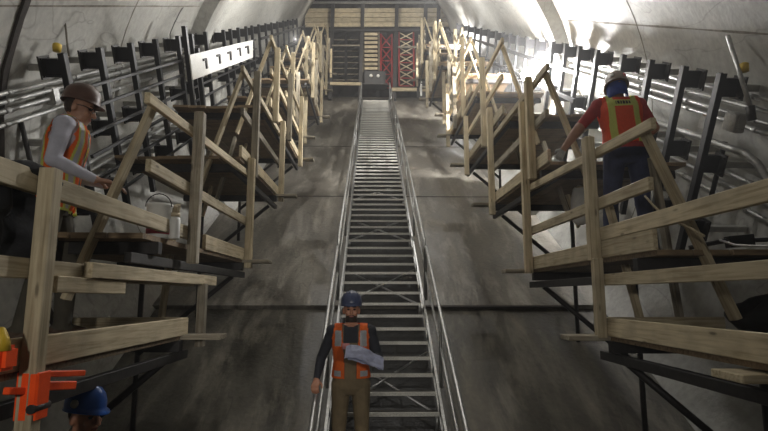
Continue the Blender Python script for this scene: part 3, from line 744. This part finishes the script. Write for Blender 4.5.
# ------------------------------------------------------------------ far end structure
def ye(px, py, y=YE): d = ray(px, py); return d*(y/d.y)
for i, (px, lab) in enumerate(((331, 'far left'), (361, 'left of the stair head'), (395, 'right of the stair head'), (424, 'near the right side'), (437, 'thinnest, at the right side'))):
    a, b = ye(px+2, 2, YE-.4), ye(px-1, 100, YE-.4)
    o = board('steel_column', a, b, .22 if i < 4 else .14, .18, M['dsteel'], None, V((0, 1, 0)))
    tag(o, f'dark steel column of the far end frame, {lab}', 'column')
for i, yy in enumerate((10.5, 15.2, 20.0, 24.7)):
    a, b = ye(305, yy+.3), ye(452, yy-.3)
    o = board('lagging_board', a, b, .222, .08, M['wood'])
    tag(o, f'long pale lagging board across the far end, {("topmost", "second", "third", "lowest")[i]} of four', 'board', 'lagging boards across the far end')
for i, (x0, x1, yy, h, m_) in enumerate(((330, 361, 83.5, .16, 'wood'), (392, 426, 89.5, .18, 'wood'), (312, 450, 2.5, .1, 'alu'), (312, 450, 30, .12, 'dsteel'), (332, 360, 45.5, .07, 'wood2'), (398, 448, 47, .1, 'wood2'), (424, 450, 71.5, .12, 'wood'))):
    o = board('crossbar', ye(x0, yy, YE-.53), ye(x1, yy+(.5 if i == 0 else 0), YE-.53), h, .06, M[m_])
    tag(o, ['pale plank across the dark bay left of the stair head', 'pale plank across the bay right of the stair head', 'thin metal pipe across the very top of the far end', 'dark steel beam under the lagging boards', 'thin bar across the upper dark bay left of the stair', 'thin bar across the upper right bays', 'pale short plank at the right bay of the far end'][i], 'bar')
# timber slat ladder panel in the middle bay
a = ye(365, 33, YE-.2); b = ye(378, 70, YE-.2)
o = thing('slat_panel', V((a.x, a.y, b.z)), 'pale timber slat panel behind the stair head', 'panel')
for k in range(9):
    p = ye(364.5, 34+4.3*k, YE-.2); q = ye(377.5, 34+4.3*k, YE-.2); board('slat', p, q, .15, .03, M['wood'], o)
board('side_rail', ye(363, 32, YE-.15), ye(363, 72, YE-.15), .08, .05, M['wood2'], o, V((0, 1, 0))); board('side_rail', ye(379, 32, YE-.15), ye(379, 72, YE-.15), .08, .05, M['wood2'], o, V((0, 1, 0)))
# red lattice scaffold towers
for i, (x0, x1, y0, y1, m_) in enumerate(((364, 366, 36, 78, 'red'), (381, 392, 34, 88, 'red'), (399, 414, 32, 86, 'red'))):
    a = ye(x0, y0, YE-.3); b = ye(x1, y1, YE-.3)
    if i == 0: continue
    o = thing('scaffold_tower', V((a.x, a.y, b.z)), ['', 'narrow dark red scaffold frame just right of the stair head', 'red lattice scaffold tower in the bay right of the stair head'][i], 'scaffold')
    for xx in (a.x, b.x): tube('upright', [V((xx, a.y, a.z)), V((xx, a.y, b.z))], .05, M['red'], o, 6)
    n = 7 if i == 2 else 4; dz = (a.z-b.z)/n
    for k in range(n):
        tube('brace', [V((a.x, a.y, b.z+dz*k)), V((b.x, a.y, b.z+dz*(k+1)))], .03, M['wood' if i == 2 else 'red'], o, 6)
        tube('brace', [V((b.x, a.y+.05, b.z+dz*k)), V((a.x, a.y+.05, b.z+dz*(k+1)))], .03, M['wood' if i == 2 else 'red'], o, 6)
        tube('rung', [V((a.x, a.y, b.z+dz*k)), V((b.x, a.y, b.z+dz*k))], .025, M['red'], o, 6)
# steel shoring frames in the dark left bays
for i, (x0, x1) in enumerate(((333, 345), (347, 359))):
    a = ye(x0, 34, YE+.2); b = ye(x1, 80, YE+.2)
    o = thing('shoring_frame', V((a.x, a.y, b.z)), f'dark steel shoring frame in the {("outer", "inner")[i]} dark bay left of the stair', 'scaffold')
    for xx in (a.x, b.x): tube('upright', [V((xx, a.y, a.z)), V((xx, a.y, b.z))], .04, M['dsteel'], o, 6)
    dz = (a.z-b.z)/8
    for k in range(8):
        tube('brace', [V((a.x, a.y, b.z+dz*k)), V((b.x, a.y, b.z+dz*(k+1)))], .025, M['dsteel'], o, 6); tube('rung', [V((a.x, a.y, b.z+dz*k)), V((b.x, a.y, b.z+dz*k))], .025, M['wood2'], o, 6)
for i, (px, y0, y1, m_) in enumerate(((418, 48, 86, 'dsteel'), (421, 50, 84, 'bucket'), (430, 42, 102, 'wood'), (436, 40, 100, 'wood'), (443, 45, 98, 'wood2'))):
    o = board('far_post', ye(px, y0, YE-.62), ye(px, y1+12, YE-.62), .12, .1, M[m_], None, V((0, 1, 0)))
    tag(o, ['dark post beside the red lattice tower', 'slim white post beside the dark post at the far end', 'pale timber post in the bright far right bay, nearest the stair', 'pale timber post in the middle of the bright far right bay', 'greyish timber post at the wall side of the bright far right bay'][i], 'post')
# dark control box at the stair head
p = ye(375, 80, YE-1.5)
o = thing('control_box', p, 'dark machine box with two pale gauges at the head of the stair', 'machine')
bm = bmesh.new(); add_box(bm, V((0, 0, 0)), (1.0, .6, .7)); bmesh.ops.bevel(bm, geom=bm.edges[:], offset=.04, segments=2, affect='EDGES'); mesh_obj('cabinet', bm, M['rubber'], o, Matrix.Translation(p))
for xx in (-.2, .15):
    bm = bmesh.new(); add_lathe(bm, [(.001, 0), (.08, 0), (.08, .03), (.001, .03)], n=14, rot=Matrix.Rotation(PI/2, 3, 'X')); mesh_obj('gauge', bm, M['bucket'], o, Matrix.Translation(p+V((xx, -.3, .08))))
board('shelf', p+V((-.6, -.1, -.38)), p+V((.6, -.1, -.38)), .05, .7, M['dsteel'], o)

# ------------------------------------------------------------------ people
def ellipsoid(bm, c, r, rot=None, seg=16):
    m = Matrix.Translation(c) @ (rot.to_4x4() if rot else Matrix.Identity(4)) @ Matrix.Diagonal((*r, 1))
    bmesh.ops.create_uvsphere(bm, u_segments=seg, v_segments=seg//2+2, radius=1, matrix=m)
def capsule(bm, a, b, ra, rb, n=14):
    a, b = V(a), V(b); d = (b-a).normalized()
    pts, rs = [], []
    for k in range(1, 5):
        t = PI/2*(k/4.5); pts.append(a-d*ra*math.cos(t)); rs.append(ra*math.sin(t))
    for k in range(7): t = k/6; pts.append(a.lerp(b, t)); rs.append(ra+(rb-ra)*t)
    for k in range(4, 0, -1):
        t = PI/2*(k/4.5); pts.append(b+d*rb*math.cos(t)); rs.append(rb*math.sin(t))
    y = V((0, 0, 1)).cross(d)
    if y.length < .1: y = V((1, 0, 0)).cross(d)
    y.normalize(); z = d.cross(y)
    rings = [[bm.verts.new(p+r*(math.cos(2*PI*k/n)*y+math.sin(2*PI*k/n)*z)) for k in range(n)] for p, r in zip(pts, rs)]
    for p, q in zip(rings, rings[1:]):
        for k in range(n): bm.faces.new((p[k], p[(k+1) % n], q[(k+1) % n], q[k]))
    bm.faces.new(rings[0][::-1]); bm.faces.new(rings[-1])
def torso(bm, levels, n=24):
    rings = []
    for c, rx, ry in levels:
        ring = []
        for k in range(n):
            a = 2*PI*k/n; ca, sa = math.cos(a), math.sin(a)
            e = .8
            ring.append(bm.verts.new(V(c)+V((rx*math.copysign(abs(ca)**e, ca), ry*math.copysign(abs(sa)**e, sa), 0))))
        rings.append(ring)
    for p, q in zip(rings, rings[1:]):
        for k in range(n): bm.faces.new((p[k], p[(k+1) % n], q[(k+1) % n], q[k]))
    bm.faces.new(rings[0][::-1]); bm.faces.new(rings[-1])
def segdist(P, a, b):
    a = np.array(a); b = np.array(b); ab = b-a; t = np.clip(((P-a) @ ab)/max(1e-9, ab @ ab), 0, 1)
    return np.linalg.norm(P-(a+t[:, None]*ab), axis=1)

def person(label, pos, rz, P):
    """P: pose and clothes. Figure is built facing -Y, its left is +X."""
    root = thing('person', pos, label, 'person', None, rz)
    W = WM[root.name]; k = P.get('scale', 1.0)
    bm = bmesh.new(); Z = []            # zones: (a, b, radius, material index)
    lean = P.get('lean', 0.0)           # forward lean of the trunk (towards -Y), metres at shoulder
    J = {}
    J['hipL'], J['hipR'] = V((.095, 0, .93)), V((-.095, 0, .93))
    J['kneeL'], J['kneeR'] = V(P.get('kneeL', (.11, -.02, .50))), V(P.get('kneeR', (-.11, -.02, .50)))
    J['ankL'], J['ankR'] = V(P.get('ankL', (.12, .02, .09))), V(P.get('ankR', (-.12, .02, .09)))
    f = lambda z: -lean*max(0, (z-.95)/.5)
    lv = [(V((0, f(z), z)), rx, ry) for z, rx, ry in ((.84, .12, .09), (.90, .165, .115), (.97, .172, .12), (1.05, .165, .118), (1.15, .158, .112), (1.25, .17, .118), (1.35, .188, .122), (1.42, .185, .112), (1.47, .14, .09), (1.50, .08, .07))]
    torso(bm, lv)
    shz = 1.43
    J['shL'], J['shR'] = V((.18, f(shz), shz)), V((-.18, f(shz), shz))
    nb = V((0, f(1.48)+.01, 1.48)); hd = V(P.get('head', (0, f(1.6)-.02, 1.635)))
    capsule(bm, nb, hd-V((0, -.01, .07)), .062, .056)
    HR = Euler(P.get('head_rot', (0, 0, 0))).to_matrix()
    h = lambda x, y, z: hd+HR @ V((x, y, z))
    ellipsoid(bm, h(0, .01, .03), (.076, .095, .10), HR); ellipsoid(bm, h(0, -.025, -.045), (.058, .066, .068), HR)
    ellipsoid(bm, h(0, -.062, -.088), (.026, .024, .02), HR)
    capsule(bm, h(0, -.088, .02), h(0, -.108, -.018), .009, .015)
    for sx in (-1, 1):
        ellipsoid(bm, h(sx*.076, .012, -.005), (.012, .02, .033), HR, 10); ellipsoid(bm, h(sx*.03, -.082, .036), (.022, .012, .008), HR, 10)
        ellipsoid(bm, h(sx*.038, -.066, -.015), (.022, .02, .02), HR, 10)
    capsule(bm, h(-.018, -.088, -.048), h(.018, -.088, -.048), .007, .007)
    MATS = P['mats']; names = list(MATS); ix = {n: i for i, n in enumerate(names)}
    def zn(a, b, r, m): Z.append((tuple(a), tuple(b), r, ix[m]))
    zn(lv[1][0], lv[3][0], .16, 'trousers'); zn(lv[4][0], lv[8][0], .15, 'shirt'); zn(J['shL'], J['shR'], .07, 'shirt')
    zn(nb+V((0, 0, .035)), hd, .056, 'skin'); zn(h(0, .01, .03), h(0, -.02, -.04), .085, 'skin')
    for s_ in 'LR':
        hip, kn, an = J['hip'+s_], J['knee'+s_], J['ank'+s_]
        capsule(bm, hip, kn, .098, .066); capsule(bm, kn, kn.lerp(an, .35), .064, .068); capsule(bm, kn.lerp(an, .3), an, .068, .056)
        ellipsoid(bm, kn+V((0, -.01, 0)), (.066, .07, .075))
        zn(hip, kn, .09, 'trousers'); zn(kn, an+V((0, 0, .03)), .065, 'trousers')
        sgn = 1 if s_ == 'L' else -1
        he, to = an+V((0, .04, -.045)), an+V((sgn*.03, -.17, -.055))
        capsule(bm, he, to, .045, .038); capsule(bm, an, he+V((0, 0, .02)), .052, .05); capsule(bm, an+V((0, -.02, -.02)), to+V((0, .05, .015)), .048, .04)
        zn(he, to, .045, 'boot'); zn(an+V((0, 0, -.03)), he, .052, 'boot')
        sh, el, wr = J['sh'+s_], V(P['el'+s_]), V(P['wr'+s_])
        capsule(bm, V((sgn*.10, f(shz), shz)), sh, .075, .07); capsule(bm, sh, el, .062, .047); capsule(bm, el, el.lerp(wr, .4), .048, .045); capsule(bm, el.lerp(wr, .35), wr, .045, .030)
        sm = P.get('sleeve', 'long')
        if sm == 'long': zn(sh, el, .055, 'shirt'); zn(el, wr-(wr-el).normalized()*.03, .04, 'shirt')
        else: zn(sh, sh.lerp(el, .75), .058, 'shirt'); zn(sh.lerp(el, 1.0), wr, .04, 'skin')
        # hand
        d = (wr-el).normalized(); d = V(P.get('hand'+s_, d)).normalized()
        pn = V(P.get('palm'+s_, (0, 0, -1))); pn = (pn-d*pn.dot(d)).normalized(); side = d.cross(pn)*(1 if s_ == 'R' else -1)
        hm = 'glove' if 'glove' in ix else 'skin'
        pc_ = wr+d*.095
        for q in (-.028, -.009, .010, .028): capsule(bm, wr+d*.01+side*q*.5, wr+d*.088+side*q, .017, .0135, 10)
        zn(wr+d*.02, wr+d*.09, .035, hm)
        curl = P.get('curl'+s_, .7)
        for q, ln in ((-.030, .062), (-.010, .072), (.010, .076), (.030, .068)):
            p0 = wr+d*.09+side*q; a1 = curl*.7
            d1 = (d*math.cos(a1)+pn*math.sin(a1)); p1 = p0+d1*ln*.48
            a2 = a1+curl*.9; d2 = d*math.cos(a2)+pn*math.sin(a2); p2 = p1+d2*ln*.32
            a3 = a2+curl*.5; d3 = d*math.cos(a3)+pn*math.sin(a3); p3 = p2+d3*ln*.22
            capsule(bm, p0, p1, .0095, .009, 8); capsule(bm, p1, p2, .009, .0082, 8); capsule(bm, p2, p3, .0082, .0075, 8)
            zn(p0, p1, .01, hm); zn(p1, p3, .01, hm)
        t0 = wr+d*.03+side*.026; t1 = t0+(d*.6+side*.7+pn*.25).normalized()*.042; t2 = t1+(d*.85+side*.1+pn*.6).normalized()*.034
        capsule(bm, t0, t1, .015, .012, 8); capsule(bm, t1, t2, .012, .009, 8); zn(t0, t2, .012, hm)
    me = bpy.data.meshes.new('tmp'); bm.to_mesh(me); bm.free()
    tmp = bpy.data.objects.new('tmp', me); COL.objects.link(tmp)
    md = tmp.modifiers.new('r', 'REMESH'); md.mode = 'VOXEL'; md.voxel_size = .0065
    md = tmp.modifiers.new('s', 'SMOOTH'); md.iterations = 3; md.factor = .5
    dg = bpy.context.evaluated_depsgraph_get(); dg.update()
    ev = tmp.evaluated_get(dg); me2 = bpy.data.meshes.new_from_object(ev); bpy.data.objects.remove(tmp)
    nf = len(me2.polygons); Pc = np.empty(nf*3); me2.polygons.foreach_get('center', Pc); Pc = Pc.reshape(-1, 3)
    best = np.full(nf, 9.); mi = np.zeros(nf, int); bi = np.zeros(nf, int)
    for q, (a, b, r, m_) in enumerate(Z):
        dd = segdist(Pc, a, b)-r; w = dd < best; best[w] = dd[w]; mi[w] = m_; bi[w] = q
    # hem at the waist
    wz = P.get('waist', 1.02); hand_idx = [q for q, z_ in enumerate(Z) if z_[2] < .04]
    tor = bi <= 2
    mi[tor & (Pc[:, 2] < wz)] = ix['trousers']; mi[tor & (Pc[:, 2] >= wz)] = ix['shirt']
    HRn = np.array(HR); loc = (Pc-np.array(hd)) @ HRn      # head-local coordinates
    head = (np.abs(loc[:, 0]) < .1) & (np.abs(loc[:, 1]) < .125) & (loc[:, 2] > -.115) & (loc[:, 2] < .15)
    handm = np.isin(mi, [ix.get('glove', -1)]) | (np.isin(bi, hand_idx))
    up_ = head & (loc[:, 2] > -.118) & ~handm; mi[up_] = ix['skin']; sk = up_
    mi[(bi < 60) & (Pc[:, 2] > 1.478+f(1.48)*0) & (np.hypot(Pc[:, 0], Pc[:, 1]-f(1.5)) < .085) & ~handm] = ix['skin']
    for sx in (-1, 1):
        mi[sk & (np.linalg.norm((loc-np.array((sx*.031, -.083, .017)))/np.array((.016, .03, .008)), axis=1) < 1)] = ix['eye']
        mi[sk & (np.linalg.norm((loc-np.array((sx*.031, -.088, .040)))/np.array((.022, .03, .006)), axis=1) < 1)] = ix['hair']
    mi[sk & (np.linalg.norm((loc-np.array((0, -.09, -.050)))/np.array((.024, .03, .008)), axis=1) < 1)] = ix['lips']
    if P.get('hair', True): mi[sk & (loc[:, 1] > .028) & (loc[:, 2] > -.045)] = ix['hair']
    if P.get('beard'): mi[sk & (loc[:, 2] < -.035) & (loc[:, 1] < -.0) & (loc[:, 2] > -.112) & (loc[:, 2] < -.035-.3*(np.abs(loc[:, 1]+.1))) & (mi != ix['lips'])] = ix['hair']
    if P.get('bib'):
        bb = tor & (Pc[:, 1] < f(1.2)-.02) & (np.abs(Pc[:, 0]) < .12) & (Pc[:, 2] < 1.33); mi[bb] = ix['trousers']
        st = tor & (np.abs(np.abs(Pc[:, 0])-.09) < .022) & (Pc[:, 2] >= 1.3); mi[st] = ix['trousers']
    me2.materials.clear()
    for n in names: me2.materials.append(MATS[n])
    me2.polygons.foreach_set('material_index', mi.astype(np.int32)); me2.polygons.foreach_set('use_smooth', np.ones(nf, bool)); me2.name = 'body'
    S = Matrix.Diagonal((k, k, k, 1))
    body = bpy.data.objects.new('body', me2); COL.objects.link(body); body.parent = root; body.matrix_basis = S
    WM[body.name] = W @ S
    if P.get('vest'):
        vm = P['vest']; me2.update()
        nv = len(me2.vertices); Vc = np.empty(nv*3); me2.vertices.foreach_get('co', Vc); Vc = Vc.reshape(-1, 3)
        Vn = np.empty(nv*3); me2.vertex_normals.foreach_get('vector', Vn); Vn = Vn.reshape(-1, 3)
        fy = np.array([f(z) for z in Pc[:, 2]])
        rel = Pc[:, 1]-fy; axx = np.abs(Pc[:, 0])
        lo = vm.get('bottom', .98)
        armhole = axx > .175-np.maximum(0, Pc[:, 2]-1.38)*.15
        shirtish = (bi <= 2) | (((Pc[:, 2] > 1.40)) & (axx < .16) & ~head)
        shirtish |= (Pc[:, 2] < 1.02) & (Pc[:, 2] > lo-.01) & (axx < .2) & np.isin(bi, [i for i, z_ in enumerate(Z) if z_[3] == ix['trousers']])
        keep = shirtish & (Pc[:, 2] > lo) & (Pc[:, 2] < 1.515) & ~(head) & ~(armhole & (Pc[:, 2] > 1.3))
        neck = (np.hypot(Pc[:, 0], rel) < .085) & (Pc[:, 2] > 1.47); keep &= ~neck
        front = rel < 0
        if vm.get('open', .0): keep &= ~(front & (axx < vm['open']*(1+.5*np.clip((Pc[:, 2]-1.1)/.4, 0, 1))))
        else: keep &= ~(front & (axx < .10*np.clip((Pc[:, 2]-1.32)/.16, 0, 1)))
        idx = np.nonzero(keep)[0]; bmv = bmesh.new(); vmap = {}
        for fi in idx:
            vs_ = []
            for vi in me2.polygons[fi].vertices:
                if vi not in vmap:
                    flare = .012+.010*max(0, (1.25-Vc[vi][2])/.3)+.006*noise.noise(V(Vc[vi])*9)
                    vmap[vi] = bmv.verts.new(V(Vc[vi])+V(Vn[vi])*flare)
                vs_.append(vmap[vi])
            try: fc = bmv.faces.new(vs_)
            except ValueError: continue
            x, y, z = Pc[fi]; m_ = 0; ax_ = abs(x); side_st = vm.get('cx', .115)
            w_ = vm.get('w', .026)
            if vm.get('vert', True) and abs(ax_-side_st) < w_:
                m_ = 2 if abs(ax_-side_st) < w_*.55 else 1
            if abs(z-vm.get('band', 1.10)) < w_ and vm.get('horiz', True): m_ = 2 if abs(z-vm.get('band', 1.10)) < w_*.55 else 1
            if 'patches' in vm and front[fi]:
                m_ = 0
                for (z0, z1) in vm['patches']:
                    if z0 < z < z1 and abs(ax_-.115) < .03: m_ = 2
            if (z < lo+.02 or z > 1.5) and not 'patches' in vm and not 'panel' in vm: m_ = 1
            if 'panel' in vm and not front[fi] and abs(x) < .1 and 1.375 < z < 1.445: m_ = 3 if (1.395 < z < 1.428 and abs(x) < .06 and ((x*100) % 2.4) > .8) else 1
            fc.material_index = m_; fc.smooth = True
        bmesh.ops.solidify(bmv, geom=bmv.faces[:], thickness=.004)
        meV = bpy.data.meshes.new('vest'); bmv.to_mesh(meV); bmv.free()
        for m_ in vm['mats']: meV.materials.append(m_)
        vo = bpy.data.objects.new('safety_vest', meV); COL.objects.link(vo); vo.parent = root; vo.matrix_basis = S; vo['label'] = vm['label']
    # hard hat
    hb = bmesh.new(); HP = P['hat']; R0 = HR @ Euler((HP.get('tilt', -.1), 0, 0)).to_matrix()
    prof = [(.118, .0), (.119, .02), (.116, .05), (.105, .085), (.082, .115), (.05, .134), (.02, .142), (.001, .143)]
    cc = h(0, .008, .052)
    n = 32; rings = []
    for (r_, z_) in prof:
        rings.append([hb.verts.new(cc+R0 @ V((r_*.88*math.cos(2*PI*q/n), r_*1.04*math.sin(2*PI*q/n), z_*1.0+(.006 if (abs(math.cos(2*PI*q/n)) < .25 and z_ > .05) else 0)))) for q in range(n)])
    brim = []
    for q in range(n):
        a = 2*PI*q/n; fr = max(0, -math.sin(a))**2
        brim.append(hb.verts.new(cc+R0 @ V(((.118+.006)*.90*math.cos(a), (.118*1.04+.006+.038*fr)*math.sin(a), -.004-.012*fr))))
    rings = [brim]+rings
    for p_, q_ in zip(rings, rings[1:]):
        for i in range(n): fc = hb.faces.new((p_[i], p_[(i+1) % n], q_[(i+1) % n], q_[i])); fc.smooth = True
    hb.faces.new(rings[-1]); 
    bmesh.ops.recalc_face_normals(hb, faces=hb.faces); bmesh.ops.solidify(hb, geom=hb.faces[:], thickness=.004)
    ho = mesh_obj('hard_hat', hb, HP['mat'], root, W @ S); ho['label'] = HP['label']
    if 'badge' in HP:
        for (bx, by, bz, rr, mm) in HP['badge']:
            q = cc+R0 @ V((bx, by, bz)); nrm = (R0 @ V((bx, by/1.2, bz*.5))).normalized()
            b2 = bmesh.new(); add_lathe(b2, [(.001, 0), (rr, 0), (rr, .004), (.001, .005)], n=18, rot=frame(nrm).to_3x3() @ Matrix.Rotation(PI/2, 3, 'Y'))
            mesh_obj('sticker', b2, mm, ho, W @ S @ Matrix.Translation(q))
    if P.get('glasses'):
        gb = bmesh.new()
        for sx in (-1, 1):
            ring = [h(sx*.034+.024*math.cos(a), -.096, .014+.016*math.sin(a)) for a in [2*PI*q/12 for q in range(13)]]
            add_tube(gb, ring, .0028, 6); add_tube(gb, [h(sx*.058, -.094, .018), h(sx*.078, -.04, .02), h(sx*.080, .02, .012)], .003, 6)
        add_tube(gb, [h(-.012, -.098, .018), h(.012, -.098, .018)], .003, 6)
        mesh_obj('glasses', gb, M['eye'], root, W @ S)
    if P.get('scarf'):
        gb = bmesh.new(); 
        add_lathe(gb, [(.09, -.10), (.094, -.05), (.093, 0), (.092, .05)], n=24, sx=.95, sy=1.12)
        for v in gb.verts: v.co = h(*v.co)
        # open at the face
        bmesh.ops.delete(gb, geom=[v for v in gb.verts if (HR.transposed() @ (v.co-hd)).y < -.05], context='VERTS')
        bmesh.ops.solidify(gb, geom=gb.faces[:], thickness=.005)
        mesh_obj('bandana', gb, M['bandana'], root, W @ S)
    return root, W @ S, h

def mats(shirt, trousers, skin='skin', glove=None):
    d = {'skin': M[skin], 'shirt': M[shirt], 'trousers': M[trousers], 'boot': M['boot'], 'hair': M['hair'], 'eye': M['eye'], 'lips': M['lips']}
    if glove: d['glove'] = M[glove]
    return d
# man on the stair: stands on the tread that lies under his feet
pos = PD(351, 498, 4.83)
# snap to the tread plane
ks = round((S_of(4.83, N_ST)-(s_lo+.1))/TS); st = s_lo+.1+ks*TS; tp = T(SXc, N_ST, st)
pos = V((-.20, tp.y+.09, tp.z+.02))
rt, MW, hh = person('worker in navy hard hat, orange vest and brown overalls coming down the stair with papers', pos, 0, {
    'scale': 1.0, 'mats': mats('navy_shirt', 'brown_bib'), 'bib': True, 'beard': True, 'waist': 1.05,
    'head_rot': (.04, 0, .05), 'head': (0, -.045, 1.63), 'lean': .03,
    'kneeL': (.11, -.07, .51), 'kneeR': (-.11, -.03, .50), 'ankL': (.11, -.02, .09), 'ankR': (-.12, .03, .09),
    'elR': (-.29, .02, 1.18), 'wrR': (-.32, -.14, .99), 'handR': (-.05, -.75, -.45), 'palmR': (.1, -.3, -1), 'curlR': .9,
    'elL': (.27, -.02, 1.17), 'wrL': (.19, -.25, 1.21), 'handL': (-.8, -.55, .1), 'palmL': (0, .2, 1), 'curlL': .75,
    'vest': {'mats': [M['hivis'], M['hivis'], M['silver']], 'open': .055, 'horiz': False, 'vert': True, 'patches': [(1.30, 1.44), (1.02, 1.07)], 'bottom': 1.0, 'label': 'orange vest with silver patches on the chest'},
    'hat': {'mat': M['hat_navy'], 'tilt': -.1, 'label': 'dark navy hard hat'}})
b2 = bmesh.new(); add_box(b2, V((0, 0, 0)), (.07, .006, .055)); bmesh.ops.bevel(b2, geom=b2.edges[:], offset=.002, segments=1, affect='EDGES')
mesh_obj('chest_patch', b2, M['tag'], rt, MW @ Matrix.Translation((-.045, -.158, 1.30)))
# papers in his hand
bm = bmesh.new(); nx, ny = 22, 12; lay = []
for L_ in range(3):
    g = [[bm.verts.new(V((-.16+.32*i/nx + .015*L_, -.07+.14*j/ny, .03*math.sin(i*.25+L_)*(.6)+.012*noise.noise(V((i*.3, j*.4, L_)))-.012*L_ - .0022*(i-8)**2*(.15)))) for j in range(ny+1)] for i in range(nx+1)]
    for i in range(nx):
        for j in range(ny): bm.faces.new((g[i][j], g[i+1][j], g[i+1][j+1], g[i][j+1]))
bmesh.ops.solidify(bm, geom=bm.faces[:], thickness=.0015)
pp = PD(364, 354, 4.55)
o = mesh_obj('drawing_sheets', bm, M['paper'], None, Matrix.Translation(pp) @ Euler((.75, .2, .1)).to_matrix().to_4x4(), True)
tag(o, 'crumpled pale blue-grey drawing sheets held by the worker on the stair', 'papers')

# worker in the grey shirt on the near left platform, in profile
pos = V((-2.26, yof(3.66, -.3), PX(190, 333, -1.55).z))
person('worker in pale grey shirt, orange vest and brown hard hat leaning at the left guardrail', pos, math.radians(108), {
    'scale': 1.04, 'mats': mats('grey_shirt', 'olive', 'skin2'), 'waist': 1.0,
    'head_rot': (.26, 0, -.05), 'head': (0, -.11, 1.60), 'lean': .07, 'glasses': True,
    'kneeL': (.11, -.10, .52), 'ankL': (.12, -.10, .09), 'kneeR': (-.11, -.0, .50), 'ankR': (-.12, .08, .09),
    'elR': (-.27, -.04, 1.17), 'wrR': (-.15, -.27, 1.08), 'handR': (.2, -.9, -.1), 'palmR': (0, 0, -1), 'curlR': .5,
    'elL': (.27, -.10, 1.17), 'wrL': (.10, -.30, 1.09), 'handL': (-.2, -.9, -.1), 'palmL': (0, 0, -1), 'curlL': .5,
    'vest': {'mats': [M['hivis'], M['lime'], M['silver']], 'open': .03, 'bottom': .86, 'band': .98, 'w': .03, 'label': 'orange vest with lime and silver stripes'},
    'hat': {'mat': M['hat_brown'], 'tilt': -.12, 'label': 'dark brown hard hat'}})

# worker in the red shirt, from behind
pos = V((2.22, yof(4.45, .28), PX(527, 270, 1.85).z))
rt, MW, hh = person('worker in red shirt, orange vest and jeans seen from behind by the right guardrail', pos, math.radians(180-8), {
    'scale': .985, 'mats': mats('tee_red', 'denim', 'skin2', 'glove'), 'waist': .98, 'sleeve': 'short', 'scarf': True, 'hair': False,
    'head_rot': (.3, 0, 0), 'head': (0, -.13, 1.575), 'lean': .12,
    'kneeL': (.14, -.06, .50), 'ankL': (.17, -.02, .09), 'kneeR': (-.12, -.02, .50), 'ankR': (-.15, .04, .09),
    'elL': (.36, -.10, 1.23), 'wrL': (.47, -.26, 1.08), 'handL': (.4, -.5, -.7), 'palmL': (-.3, -.6, .2), 'curlL': .7,
    'elR': (-.29, -.10, 1.20), 'wrR': (-.20, -.33, 1.12), 'handR': (.2, -.9, 0), 'palmR': (0, 0, -1), 'curlR': .7,
    'vest': {'mats': [M['hivis2'], M['lime'], M['lime'], M['olive']], 'bottom': 1.02, 'horiz': False, 'panel': True, 'w': .027, 'cx': .10, 'label': 'orange-red vest with two lime stripes and a lime patch on the back'},
    'hat': {'mat': M['hat_grey'], 'tilt': .0, 'label': 'pale brownish grey hard hat', 'badge': [(.06, .10, .05, .018, M['white_plate']), (-.05, .11, .045, .016, M['label_red'])]}})

# worker below in the blue hard hat, on a lower landing
pos = V((-1.66, 3.22, -2.28))
person('worker in bright blue hard hat with a round sticker, only head and collar in view', pos, math.radians(70), {
    'scale': .97, 'mats': mats('navy_shirt', 'denim'), 'head_rot': (.1, 0, 0), 'waist': 1.0,
    'elR': (-.26, .02, 1.16), 'wrR': (-.24, -.12, .95), 'elL': (.26, .02, 1.16), 'wrL': (.24, -.12, .95),
    'vest': {'mats': [M['hivis'], M['lime'], M['silver']], 'bottom': .95, 'label': 'orange vest with lime stripes'},
    'hat': {'mat': M['hat_blue'], 'tilt': -.05, 'label': 'glossy bright blue hard hat', 'badge': [(-.105, -.03, .045, .024, M['galv'])]}})
o = thing('landing', V((-1.8, 3.2, -2.28)), 'low timber landing under the worker in the blue hard hat', 'platform')
bm = bmesh.new()
for i in range(5): add_box(bm, V((-2.4+.28*i, 2.7, -2.30)), (.272, 1.9, .04))
mesh_obj('deck', bm, M['ply'], o)
for xx in (-2.4, -1.35):
    for yy in (1.9, 3.5):
        zf = yy*math.tan(PI/6)+N_F0/C30; board('leg', V((xx, yy, -2.32)), V((xx, yy, zf)), .09, .09, M['wood2'], o, V((0, 1, 0)))

# ------------------------------------------------------------------ render settings
SC.view_settings.view_transform = 'Standard'; SC.view_settings.look = 'None'; SC.view_settings.gamma = 1; SC.view_settings.use_curve_mapping = False
SC.view_settings.exposure = 0.12
SC.cycles.use_denoising = True
SC.cycles.max_bounces = 6; SC.cycles.diffuse_bounces = 4
